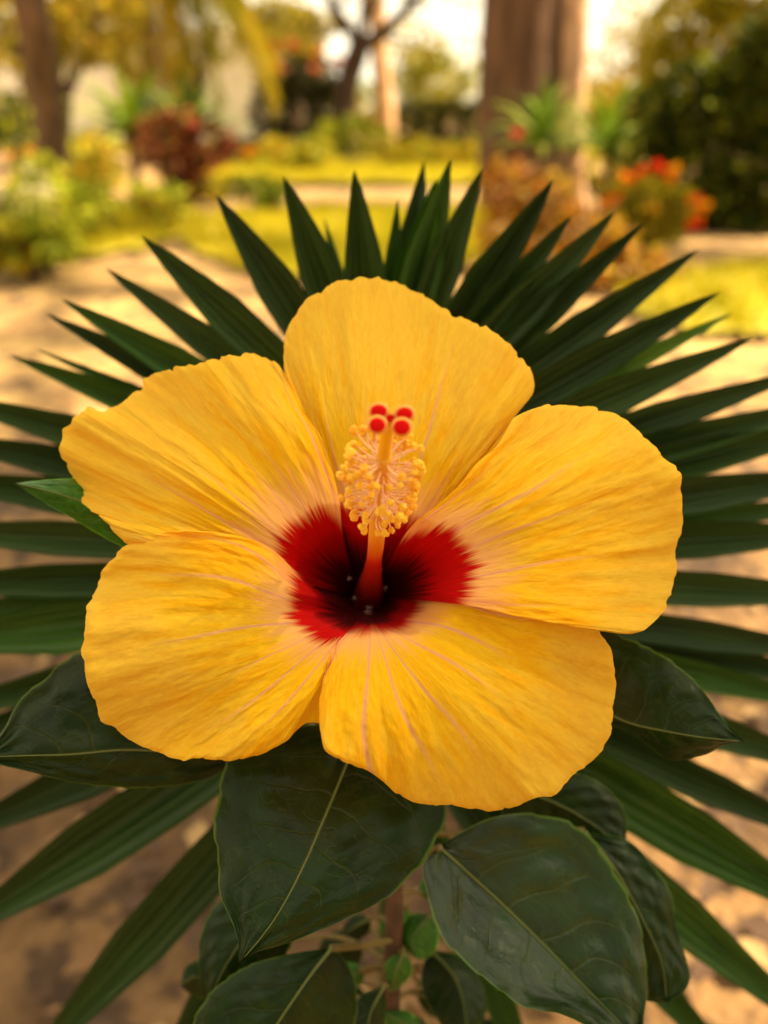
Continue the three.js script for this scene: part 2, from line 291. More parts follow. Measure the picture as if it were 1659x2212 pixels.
// throat floor, calyx and stalk
const maroon = mat({ color: col(0.16, 0.002, 0.003), roughness: 0.7 });
{
  const c = at(797, 1306, 0.271), axis = at(841, 905, 0.157).sub(c).normalize(), q = new THREE.Quaternion().setFromUnitVectors(V3(0, 1, 0), axis);
  // the fused tube of the corolla, behind the free blades
  const g = grid(24, 64, (t, a) => { const th = a * 2 * Math.PI, e = table(EYE_R, (a > 0.5 ? a - 1 : a) * 360), r = 0.8 * e * t, x = TC[0] + Math.sin(th) * r, y = TC[1] - Math.cos(th) * r; return [at(x, y, dish(x, y) + 0.0075), [a, t]]; });
  part('throat', g, maroon, flower);
  const cg = new THREE.LatheGeometry([[0.0016, -0.022], [0.006, -0.019], [0.0088, -0.010], [0.0100, -0.003], [0.0108, 0.003], [0.0104, 0.003], [0.0092, -0.003]].map(([x, y]) => new THREE.Vector2(x, y)), 24);
  cg.applyQuaternion(q); cg.translate(c.x, c.y, c.z); part('calyx', cg, mat({ color: col(0.06, 0.11, 0.02), roughness: 0.6 }), flower);
  const e = c.clone().addScaledVector(axis, -0.021);
  part('flower_stalk', tube([e, e.clone().addScaledVector(axis, -0.012), at(815, 1600, 0.285), at(842, 1760, 0.285)], 0.0018, { sides: 8 }), mat({ color: col(0.05, 0.09, 0.02), roughness: 0.6 }), flower);
}
// staminal column
const axisPts = [[795, 1306, 0.2600], [799, 1270, 0.242], [806, 1225, 0.225], [812, 1180, 0.211], [815, 1134, 0.2], [822, 1047, 0.1845], [830, 985, 0.176]].map((p) => at(...p));
const columnMat = mat({ vertexColors: true, roughness: 0.5, transmission: 0.15, thickness: 0, specularIntensity: 0.5 });
const columnCurve = new THREE.CatmullRomCurve3(axisPts, false, 'centripetal');
part('staminal_column', tube(axisPts, (t) => mix(0.0048, 0.0020, sstep(0, 0.5, t)) * mix(1, 0.8, sstep(0.6, 1, t)), {
  n: 70, sides: 22, cap: true, colour: (t, a) => {
    const w = t + (noise(a * 3, 2, 9) - 0.5) * 0.05;
    let c = [0.34, 0.004, 0.003];
    c = mix3(c, [0.88, 0.035, 0.004], sstep(0.15, 0.36, w));
    c = mix3(c, [0.88, 0.22, 0.012], sstep(0.47, 0.58, w));
    c = mix3(c, [0.86, 0.42, 0.025], sstep(0.57, 0.70, w));
    return c;
  } }), columnMat, flower);
const yellowSoft = mat({ color: col(0.86, 0.46, 0.015), specularIntensity: 0.2, roughness: 0.55, transmission: 0.2, thickness: 0 });
const styleTop = at(841, 905, 0.1662);
part('style', tube([at(828, 1000, 0.178), at(833, 955, 0.173), at(838, 925, 0.169), styleTop], (t) => mix(0.00135, 0.0013, t), { sides: 14 }), yellowSoft, flower);
{ // five velvety stigma lobes on short branches
  const redVelvet = mat({ color: col(0.55, 0.004, 0.004), roughness: 0.8, specularIntensity: 0.1 });
  const rim = mat({ color: col(0.88, 0.42, 0.05), roughness: 0.7, transmission: 0.25, thickness: 0 });
  const lobes = [[818, 888, 0.1645, 0.00160, 0.8], [874, 894, 0.1645, 0.00160, 0.8], [815, 918, 0.1625, 0.00155, 0.92], [868, 923, 0.1623, 0.00160, 0.92], [843, 904, 0.1648, 0.00085, 1]];
  lobes.forEach(([x, y, d, r, sq], i) => {
    const c = at(x, y, d), g = new THREE.SphereGeometry(r * 1.32, 20, 14), p = g.attributes.position, toEye = EYE.clone().sub(c).normalize();
    for (let k = 0; k < p.count; k++) { const n = V3(p.getX(k), p.getY(k), p.getZ(k)); n.multiplyScalar(1 + 0.06 * (noise(n.x * 6000, n.y * 6000 + n.z * 4000, i) - 0.5)); p.setXYZ(k, n.x, n.y * sq, n.z * 0.55); }
    g.applyQuaternion(new THREE.Quaternion().setFromUnitVectors(V3(0, 0, 1), toEye)); g.computeVertexNormals(); g.translate(c.x, c.y, c.z); part('stigma_lobe', g, rim, flower);
    const pad = new THREE.SphereGeometry(r, 20, 14); pad.scale(1, sq, 0.35); pad.applyQuaternion(new THREE.Quaternion().setFromUnitVectors(V3(0, 0, 1), toEye)); const pc = c.clone().addScaledVector(toEye, r * 0.55); pad.translate(pc.x, pc.y, pc.z); part('stigma_pad', pad, redVelvet, flower);
    part('style_branch', tube([styleTop.clone().addScaledVector(UPV, -0.0012), styleTop.clone().lerp(c, 0.55), c], 0.00055, { n: 8, sides: 8 }), yellowSoft, flower);
  });
}
{ // stamens: pale pink filaments, each with a knobbly golden anther
  const filMat = mat({ color: col(0.95, 0.64, 0.34), roughness: 0.5, transmission: 0.3, thickness: 0 });
  const anthers = [0, 1, 2].map((s) => {
    const g = new THREE.IcosahedronGeometry(1, 4), p = g.attributes.position;
    for (let k = 0; k < p.count; k++) {
      const x = p.getX(k), y = p.getY(k), z = p.getZ(k);
      const groove = 0.16 * Math.exp(-((y * 1.6 - 0.1) ** 2) * 6) * (x > -0.3 ? 1 : 0.3);
      const n = 1 + 0.55 * (0.6 * noise(x * 4.5 + 9 + z * 3, y * 4.5 + 9 - z * 2, s) + 0.4 * noise(x * 11 + 9 + z * 7, y * 11 + 9 - z * 8, s) - 0.5) - groove; p.setXYZ(k, x * n * 0.92, y * n * 1.1, z * n * 0.8);
    }
    g.computeVertexNormals(); return g;
  });
  const antMats = [[0.90, 0.50, 0.012], [0.94, 0.58, 0.03], [0.88, 0.42, 0.01]].map((c) => mat({ color: col(...c), roughness: 0.8, transmission: 0.15, thickness: 0 }));
  const r = rng(431), N = 146;
  for (let i = 0; i < N; i++) {
    const h = (i + 0.5) / N, t = mix(0.755, 0.995, Math.pow(h, 0.9)), c = columnCurve.getPointAt(t), tan = columnCurve.getTangentAt(t);
    const a1 = V3(1, 0, 0).addScaledVector(tan, -tan.x).normalize(), a2 = tan.clone().cross(a1), phi = i * 2.39996 + (r() - 0.5) * 0.5;
    const out = a1.multiplyScalar(Math.cos(phi)).addScaledVector(a2, Math.sin(phi));
    const len = table([[0.75, 0.0036], [0.81, 0.0054], [0.87, 0.0068], [1, 0.0062]], t) * (0.86 + 0.24 * r()), lean = mix(-0.02, 0.5, sstep(0.69, 1, t)) + (r() - 0.5) * 0.3;
    const dir = out.clone().addScaledVector(tan, lean).normalize(), s0 = c.clone().addScaledVector(out, 0.0012);
    const e = s0.clone().addScaledVector(dir, len), side = tan.clone().cross(out), k1 = (r() - 0.5) * 0.0016;
    const m = s0.clone().lerp(e, 0.55).addScaledVector(side, k1).addScaledVector(tan, -0.0005);
    part('filament', tube([s0, m, e], 0.00018, { n: 6, sides: 5, cap: false }), filMat, flower);
    const am = part('anther', anthers[i % 3], antMats[Math.floor(r() * 3)], flower);
    am.position.copy(e).addScaledVector(dir, 0.0006); am.scale.setScalar(0.00074 + 0.00028 * r()); am.rotation.set(r() * 6.28, r() * 6.28, r() * 6.28);
  }
  // white hair tufts between the petal claws
  const hairMat = mat({ color: col(0.5, 0.36, 0.32), roughness: 0.6 });
  for (const [x, y, d] of [[753, 1250, 0.232], [823, 1228, 0.2335], [832, 1272, 0.236], [766, 1291, 0.236], [797, 1312, 0.2375], [795, 1322, 0.232]]) {
    const c = at(x, y, d), hs = [];
    for (let k = 0; k < 12; k++) { const v = V3(r() - 0.5, r() - 0.2, r() - 0.2).normalize().multiplyScalar(0.0009); const b = c.clone().add(V3(r() - 0.5, r() - 0.5, r() - 0.5).multiplyScalar(0.001)); hs.push(tube([b, b.clone().add(v)], 0.00006, { n: 1, sides: 4, cap: false })); }
    part('hair_tuft', mergeGeometries(hs), hairMat, flower);
  }
}

// leaves of the hibiscus
const veinAt = (s, t) => {                          // s -1..1 across, t 0..1 from base to tip: 1 on a side vein
  const as = Math.abs(s); let a = 0;
  for (let n = 0; n < 6; n++) {
    const t0 = -0.02 + n * 0.145 + (s > 0 ? 0.045 : 0) + 0.02 * (hash(n, s > 0 ? 1 : 2, 5) - 0.5);
    const tv = t0 + (n === 0 ? 0.42 : 0.24) * Math.pow(as, n === 0 ? 1.05 : 1.35) + 0.012 * Math.sin(as * 9 + n * 2), d = t - tv - 0.016 * (fbm(as * 7 + n * 3, n, s > 0 ? 21 : 22, 2) - 0.5), w = 0.0042 * (1.15 - as * 0.8);
    if (as < 0.9) a = Math.max(a, Math.exp(-d * d / (w * w)) * (1 - sstep(0.6, 0.9, as)));
  }
  return a;
};
const leafMaps = [0, 1].map((s) => ({
  map: texture(512, 512, (u, v) => {
    const sx = u * 2 - 1, m = fbm(u * 9, v * 9, 31 + s, 5), f = fbm(u * 40, v * 40, 8 + s, 3), wide = fbm(u * 3, v * 3, 60 + s, 3);
    let c = mix3([0.004, 0.013, 0.0010], [0.010, 0.031, 0.0020], clamp(m * 1.6 - 0.3));
    c = mix3(c, [0.020, 0.026, 0.0025], sstep(0.5, 0.75, wide) * 0.5);
    c = mix3(c, [0.024, 0.028, 0.006], sstep(0.68, 0.8, f) * 0.35);
    const net = 1 - sstep(0.0, 0.05, Math.abs(fbm(u * 13 + 3, v * 17, 71 + s, 3) - 0.5)); c = mix3(c, [0.030, 0.044, 0.006], net * 0.35);
    c = mix3(c, [0.055, 0.066, 0.010], veinAt(sx, v) * 0.36);
    c = mix3(c, [0.13, 0.15, 0.02], Math.exp(-sx * sx / (0.016 * 0.016)) * 0.6 * (1 - 0.5 * v));
    return mix3(c, [0.10, 0.16, 0.012], sstep(0.965, 0.995, Math.abs(sx) + 0.03 * (m - 0.5)) * 0.6);
  }),
  bump: texture(512, 512, (u, v) => { const sx = u * 2 - 1; return 0.5 + 0.30 * (fbm(u * 14, v * 14, 4 + s, 4) - 0.5) - 0.10 * (1 - sstep(0.0, 0.06, Math.abs(fbm(u * 13 + 3, v * 17, 71 + s, 3) - 0.5))) + 0.12 * (fbm(u * 60, v * 60, 2, 2) - 0.5) - 0.32 * veinAt(sx, v) - 0.3 * Math.exp(-sx * sx / 0.0012); }, false),
}));
leafMaps.forEach((m) => { for (const t of [m.map, m.bump]) t.wrapS = t.wrapT = THREE.ClampToEdgeWrapping; });
const leafMats = leafMaps.map(({ map, bump }) => mat({ map, bumpMap: bump, bumpScale: 0.0005, roughness: 0.34, specularIntensity: 0.34, transmission: 0.1, thickness: 0 }));
const youngLeafMats = leafMaps.map(({ map, bump }) => mat({ map, color: col(4.4, 6.8, 1.3), bumpMap: bump, bumpScale: 0.0008, roughness: 0.5, specularIntensity: 0.5, transmission: 0.4, thickness: 0 }));
const glossyLeafMat = mat({ map: leafMaps[1].map, bumpMap: leafMaps[1].bump, bumpScale: 0.0007, color: col(1.0, 1.25, 0.8), roughness: 0.32, specularIntensity: 0.7, clearcoat: 0.1, clearcoatRoughness: 0.3, transmission: 0.06, thickness: 0 });
const ribMat = mat({ color: col(0.10, 0.12, 0.022), roughness: 0.6 });
const stalkMat = mat({ color: col(0.14, 0.10, 0.025), roughness: 0.6 });
let leafNo = 0;
function leaf({ mid, left, right, d, fold = [0.004, 0.004], m = 0, young = false, glossy = false, toothed = 0.03, puff = 0.0003, label }) {
  // mid, left, right: outlines from base to tip on the measuring grid; d: distances at base, middle and tip
  const n = leafNo++, Mc = flat(mid), Lc = flat(left), Rc = flat(right), nt = 64, ns = 36, size = Math.min(1, Math.hypot(mid[0][0] - mid[mid.length - 1][0], mid[0][1] - mid[mid.length - 1][1]) / 480);
  const dep = (t) => { const a = mix(d[0], d[1], t), b = mix(d[1], d[2], t); return mix(a, b, t); };
  const width = (t) => Math.sqrt(Math.max(0, Math.sin(Math.PI * Math.min(1, t * 0.98 + 0.01))));
  const geo = grid(nt, ns, (t, q) => {
    const s = q * 2 - 1, as = Math.abs(s), c = Mc.getPointAt(t), e = (s < 0 ? Lc : Rc).getPointAt(t);
    const tooth = toothed * (((t * 11 + 1.2 * noise(t * 7, n, s < 0 ? 1 : 2) + (s < 0 ? 0.4 : 0)) % 1) - 0.5) * sstep(0.15, 0.3, t) * (1 - sstep(0.9, 1, t));
    const p = c.clone().lerp(e, as * (1 + tooth * as));
    const ph = (t - 0.24 * Math.pow(as, 1.35)) * 6.9 + (s > 0 ? -0.31 : 0);
    let z = dep(t) + (s < 0 ? fold[0] : fold[1]) * Math.pow(as, 1.2) * width(t);
    z -= puff * Math.sin(Math.PI * as) * width(t) * (0.45 + 0.55 * Math.cos(2 * Math.PI * (ph - 0.07 + 0.5)));
    z += size * 0.0026 * as * as * (fbm(t * 4 + n * 7, s * 2 + 4, n, 3) - 0.5) * 2 + 0.0024 * size * size * (fbm(t * 8 + n * 7, s * 4.5 + 14, n + 9, 2) - 0.5) * sstep(0, 0.25, as) * (1 - sstep(0.8, 1, as));
    return [at(p.x, p.y, z), [q, t]];
  });
  const o = part('leaf', geo, glossy ? glossyLeafMat : (young ? youngLeafMats : leafMats)[m], plant);
  if (label) o.userData.label = label;
  const rib = []; for (let i = 0; i <= 10; i++) { const t = i / 10 * 0.97, c = Mc.getPointAt(t); rib.push(at(c.x, c.y, dep(t) - 0.00012)); }
  part('midrib', tube(rib, (t) => mix(0.00062, 0.0001, Math.sqrt(t)), { n: 24, sides: 6, cap: false }), ribMat, o);
  return o;
}
leaf({ label: 'broad dark leaf hanging below the flower, tip downward', d: [0.232, 0.205, 0.200], fold: [0.005, 0.006],
  mid: [[775, 1585], [748, 1652], [700, 1768], [652, 1878], [600, 1975], [560, 2030], [517, 2080]],
  left: [[775, 1585], [690, 1566], [580, 1585], [500, 1625], [482, 1660], [468, 1740], [460, 1785], [470, 1845], [472, 1914], [484, 1958], [500, 1990], [512, 2022], [517, 2080]],
  right: [[775, 1585], [830, 1580], [900, 1625], [950, 1690], [966, 1744], [944, 1814], [915, 1859], [880, 1900], [829, 1944], [780, 1969], [715, 2000], [625, 2036], [550, 2060], [517, 2080]] });
leaf({ label: 'dark leaf reaching left under the petals', d: [0.240, 0.219, 0.216], fold: [0.007, 0.003], m: 1,
  mid: [[545, 1640], [400, 1645], [270, 1650], [150, 1668], [60, 1650], [-45, 1636]].map(([x, y], i) => [x, y - [0, 18, 30, 38, 18, 0][i]]),
  left: [[545, 1640], [500, 1540], [400, 1440], [260, 1392], [176, 1406], [125, 1438], [95, 1469], [52, 1500], [30, 1534], [0, 1588], [-45, 1636]],
  right: [[545, 1640], [490, 1662], [440, 1685], [350, 1700], [250, 1701], [150, 1688], [50, 1664], [0, 1652], [-45, 1636]] });
leaf({ label: 'dark glossy leaf pointing right beside the bottom petal', d: [0.25, 0.222, 0.216], fold: [0.004, 0.008], m: 0, puff: 0.0008,
  mid: [[1215, 1500], [1290, 1530], [1360, 1562], [1430, 1578], [1510, 1592], [1609, 1602]],
  left: [[1215, 1500], [1220, 1400], [1280, 1355], [1344, 1374], [1429, 1414], [1499, 1469], [1549, 1534], [1589, 1584], [1609, 1602]],
  right: [[1215, 1500], [1260, 1560], [1325, 1570], [1359, 1582], [1409, 1617], [1444, 1640], [1520, 1632], [1570, 1607], [1609, 1602]] });
leaf({ label: 'largest lower leaf, folded along its pale midrib', d: [0.240, 0.246, 0.238], glossy: true, fold: [-0.016, 0.005], m: 1, puff: 0.0006, toothed: 0.03,
  mid: [[949, 1830], [1040, 1912], [1130, 1997], [1205, 2072], [1285, 2155], [1345, 2215], [1400, 2290]],
  left: [[949, 1830], [914, 1865], [924, 1935], [949, 2014], [999, 2074], [1079, 2139], [1129, 2174], [1204, 2189], [1254, 2209], [1320, 2250], [1400, 2290]],
  right: [[949, 1830], [994, 1799], [1054, 1769], [1129, 1757], [1204, 1767], [1254, 1789], [1289, 1824], [1329, 1884], [1359, 1939], [1379, 1984], [1394, 2069], [1399, 2144], [1391, 2210], [1400, 2290]] });
leaf({ d: [0.262, 0.252, 0.250], fold: [0.006, 0.004], m: 0, puff: 0.0008,
  mid: [[1262, 1795], [1330, 1880], [1385, 1980], [1430, 2080], [1440, 2165]],
  left: [[1262, 1795], [1270, 1850], [1320, 1960], [1350, 2080], [1395, 2160], [1440, 2165]],
  right: [[1262, 1795], [1340, 1808], [1369, 1824], [1409, 1869], [1449, 1929], [1459, 1994], [1474, 2044], [1491, 2114], [1478, 2142], [1440, 2165]] });
leaf({ d: [0.275, 0.266, 0.262], fold: [0.003, 0.006], m: 1, puff: 0.0008,
  mid: [[1060, 1690], [1150, 1715], [1230, 1750], [1300, 1795], [1350, 1840]],
  left: [[1060, 1690], [1120, 1650], [1230, 1665], [1310, 1700], [1352, 1760], [1350, 1840]],
  right: [[1060, 1690], [1080, 1750], [1150, 1810], [1230, 1845], [1300, 1850], [1350, 1840]] });
leaf({ d: [0.246, 0.236, 0.238], fold: [0.004, 0.010], m: 1,
  mid: [[717, 2048], [672, 2105], [630, 2165], [590, 2225], [540, 2300], [490, 2370]],
  left: [[717, 2048], [640, 2058], [540, 2085], [470, 2130], [420, 2200], [400, 2280], [430, 2340], [490, 2370]],
  right: [[717, 2048], [750, 2080], [770, 2140], [765, 2220], [720, 2300], [640, 2360], [560, 2380], [490, 2370]] });
leaf({ d: [0.265, 0.256, 0.256], fold: [0.004, 0.004], m: 0,
  mid: [[620, 1900], [560, 1980], [510, 2050], [475, 2110], [450, 2170]],
  left: [[620, 1900], [540, 1900], [470, 1950], [436, 2010], [428, 2080], [436, 2130], [450, 2170]],
  right: [[620, 1900], [640, 1980], [620, 2060], [570, 2120], [500, 2160], [450, 2170]] });
leaf({ label: 'bright green leaf tip behind the upper left petal', young: true, d: [0.236, 0.224, 0.221], fold: [0.006, 0.003], m: 0, toothed: 0.004,
  mid: [[330, 1160], [250, 1115], [180, 1085], [110, 1062], [32, 1044]],
  left: [[330, 1160], [300, 1080], [220, 1035], [140, 1034], [80, 1038], [32, 1044]],
  right: [[330, 1160], [300, 1195], [262, 1180], [215, 1155], [160, 1122], [95, 1085], [32, 1044]] });
leaf({ young: true, label: 'small rounded bright leaf low by the stem', d: [0.285, 0.276, 0.278], fold: [0.004, 0.004], m: 1, toothed: 0.004,
  mid: [[930, 1975], [905, 2005], [890, 2040], [905, 2075]], left: [[930, 1975], [890, 1975], [868, 2005], [872, 2045], [905, 2075]], right: [[930, 1975], [945, 2000], [946, 2040], [930, 2065], [905, 2075]] });
leaf({ d: [0.30, 0.288, 0.285], fold: [0.004, 0.006], m: 0,
  mid: [[925, 2050], [975, 2100], [1000, 2160], [1010, 2250]], left: [[925, 2050], [910, 2110], [930, 2180], [970, 2230], [1010, 2250]], right: [[925, 2050], [990, 2065], [1035, 2110], [1050, 2190], [1010, 2250]] });
leaf({ young: true, label: 'small green leaf behind the stem', d: [0.30, 0.294, 0.294], fold: [0.004, 0.004], m: 0, toothed: 0.004,
  mid: [[880, 1960], [862, 1985], [850, 2020]], left: [[880, 1960], [850, 1965], [838, 1990], [850, 2020]], right: [[880, 1960], [890, 1985], [878, 2010], [850, 2020]] });
leaf({ d: [0.272, 0.262, 0.262], fold: [0.004, 0.006], m: 1,
  mid: [[830, 2130], [800, 2190], [790, 2260]], left: [[830, 2130], [780, 2150], [755, 2210], [790, 2260]], right: [[830, 2130], [835, 2180], [822, 2240], [790, 2260]] });
leaf({ young: true, label: 'pale leaf at the lower edge beside the stem', d: [0.30, 0.294, 0.29], fold: [0.004, 0.004], m: 0, toothed: 0.004,
  mid: [[930, 2260], [890, 2225], [845, 2215]], left: [[930, 2260], [900, 2195], [865, 2190], [845, 2215]], right: [[930, 2260], [890, 2270], [850, 2250], [845, 2215]] });
leaf({ d: [0.30, 0.292, 0.292], fold: [0.004, 0.005], m: 1,
  mid: [[470, 2120], [420, 2110], [390, 2130]], left: [[470, 2120], [440, 2075], [400, 2090], [390, 2130]], right: [[470, 2120], [450, 2155], [415, 2150], [390, 2130]] });
const behind = rng(66);
for (const [x, y, ang, len, d] of [[770, 2010, 2.2, 150, 0.33], [900, 2120, 0.5, 160, 0.335], [700, 2180, 2.6, 170, 0.34], [960, 1985, 0.1, 120, 0.33], [840, 2190, 1.6, 130, 0.33], [1010, 2200, 0.9, 150, 0.345], [620, 2030, 3.0, 140, 0.335]]) {
  const ux = Math.cos(ang), uy = Math.sin(ang), w = 0.30 + 0.1 * behind(), P = (t, s) => [x + ux * len * t - uy * s * len, y + uy * len * t + ux * s * len];
  leaf({ d: [d, d - 0.006, d + 0.004], fold: [0.004, 0.004], m: behind() < 0.5 ? 0 : 1, mid: [P(0, 0), P(0.4, 0.03), P(0.75, 0.02), P(1, 0)], left: [P(0, 0), P(0.15, -w * 0.7), P(0.4, -w), P(0.7, -w * 0.7), P(1, 0)], right: [P(0, 0), P(0.15, w * 0.7), P(0.4, w), P(0.7, w * 0.65), P(1, 0)] });
  part('leaf_stalk', tube([at(848, 2080, 0.284), at(mix(848, x, 0.5), mix(2060, y, 0.5) - 20, mix(0.284, d, 0.5)), at(x, y, d)], 0.0009, { n: 10, sides: 6 }), stalkMat, plant);
}
for (const [x, y, ang, len, d] of [[905, 1930, -0.4, 80, 0.31], [800, 1985, 2.6, 80, 0.312], [905, 2150, 0.2, 90, 0.305], [790, 2100, 2.9, 85, 0.31], [870, 2200, 0.7, 80, 0.30], [770, 2230, 2.4, 90, 0.305], [940, 2090, -0.3, 70, 0.315], [872, 2060, 1.9, 90, 0.274], [835, 1975, 1.2, 75, 0.300], [905, 2010, 2.4, 80, 0.33], [800, 2160, 1.2, 95, 0.335], [900, 2230, -2.6, 90, 0.28], [960, 2140, 1.2, 85, 0.34], [740, 2130, 0.9, 90, 0.35], [880, 1975, 0.9, 70, 0.34]]) {
  const ux = Math.cos(ang), uy = Math.sin(ang), w = 0.33, P = (t, s) => [x + ux * len * t - uy * s * len, y + uy * len * t + ux * s * len];
  leaf({ young: behind() < 0.6, toothed: 0.01, d: [d, d - 0.004, d + 0.003], fold: [0.002, 0.003], m: behind() < 0.5 ? 0 : 1, mid: [P(0, 0), P(0.4, 0.03), P(0.75, 0.02), P(1, 0)], left: [P(0, 0), P(0.15, -w * 0.7), P(0.4, -w), P(0.7, -w * 0.7), P(1, 0)], right: [P(0, 0), P(0.15, w * 0.7), P(0.4, w), P(0.7, w * 0.65), P(1, 0)] });
  part('leaf_stalk', tube([at(848, y + 20, 0.284), at(mix(848, x, 0.5), y - 4, mix(0.284, d, 0.5)), at(x, y, d)], 0.0007, { n: 8, sides: 6 }), stalkMat, plant);
}
{
  const woody = mat({ map: tiled(barkTex, 40, 40), color: col(0.85, 0.58, 0.34), bumpMap: tiled(barkBump, 40, 40), bumpScale: 0.0012, roughness: 0.85 });
  const low = at(842, 2260, 0.292);
  part('stem', tube([plantBase.clone().setY(-0.02), V3(mix(plantBase.x, low.x, 0.5), low.y * 0.5, plantBase.z), low, at(845, 2120, 0.283), at(852, 1980, 0.281), at(846, 1800, 0.285), at(838, 1690, 0.29)], (t) => mix(0.0062, 0.0026, t), { n: 70, sides: 14, bump: 0.10, seed: 6 }), woody, plant);
  const twig = (pts, r = 0.0011) => part('leaf_stalk', tube(pts.map((p) => at(...p)), r, { n: 12, sides: 8 }), stalkMat, plant);
  twig([[852, 2030, 0.281], [800, 2040, 0.268], [717, 2048, 0.246]]);
  twig([[850, 1880, 0.283], [900, 1850, 0.265], [949, 1831, 0.236]]);
  twig([[842, 1740, 0.286], [815, 1660, 0.26], [775, 1585, 0.232]]);
  twig([[842, 1700, 0.289], [700, 1660, 0.265], [545, 1640, 0.240]]);
  twig([[840, 1690, 0.29], [1050, 1560, 0.275], [1215, 1500, 0.25]]);
  twig([[846, 1800, 0.285], [1050, 1800, 0.275], [1262, 1795, 0.262]]);
  twig([[842, 1720, 0.287], [950, 1690, 0.28], [1060, 1690, 0.275]]);
  twig([[850, 1900, 0.283], [740, 1890, 0.275], [620, 1900, 0.265]]);
  twig([[838, 1690, 0.29], [560, 1350, 0.265], [330, 1160, 0.236]]);
  twig([[848, 2060, 0.282], [890, 2010, 0.284], [930, 1975, 0.285]], 0.0009);
  twig([[848, 2090, 0.283], [890, 2065, 0.294], [925, 2050, 0.30]], 0.0009);
  twig([[850, 1960, 0.282], [866, 1955, 0.292], [880, 1960, 0.30]], 0.0009);
  twig([[846, 2110, 0.284], [840, 2120, 0.278], [830, 2130, 0.272]], 0.0009);
  twig([[846, 2250, 0.29], [890, 2262, 0.296], [930, 2260, 0.30]], 0.0009);
  twig([[846, 2150, 0.284], [650, 2160, 0.30], [470, 2120, 0.30]], 0.0009);
}

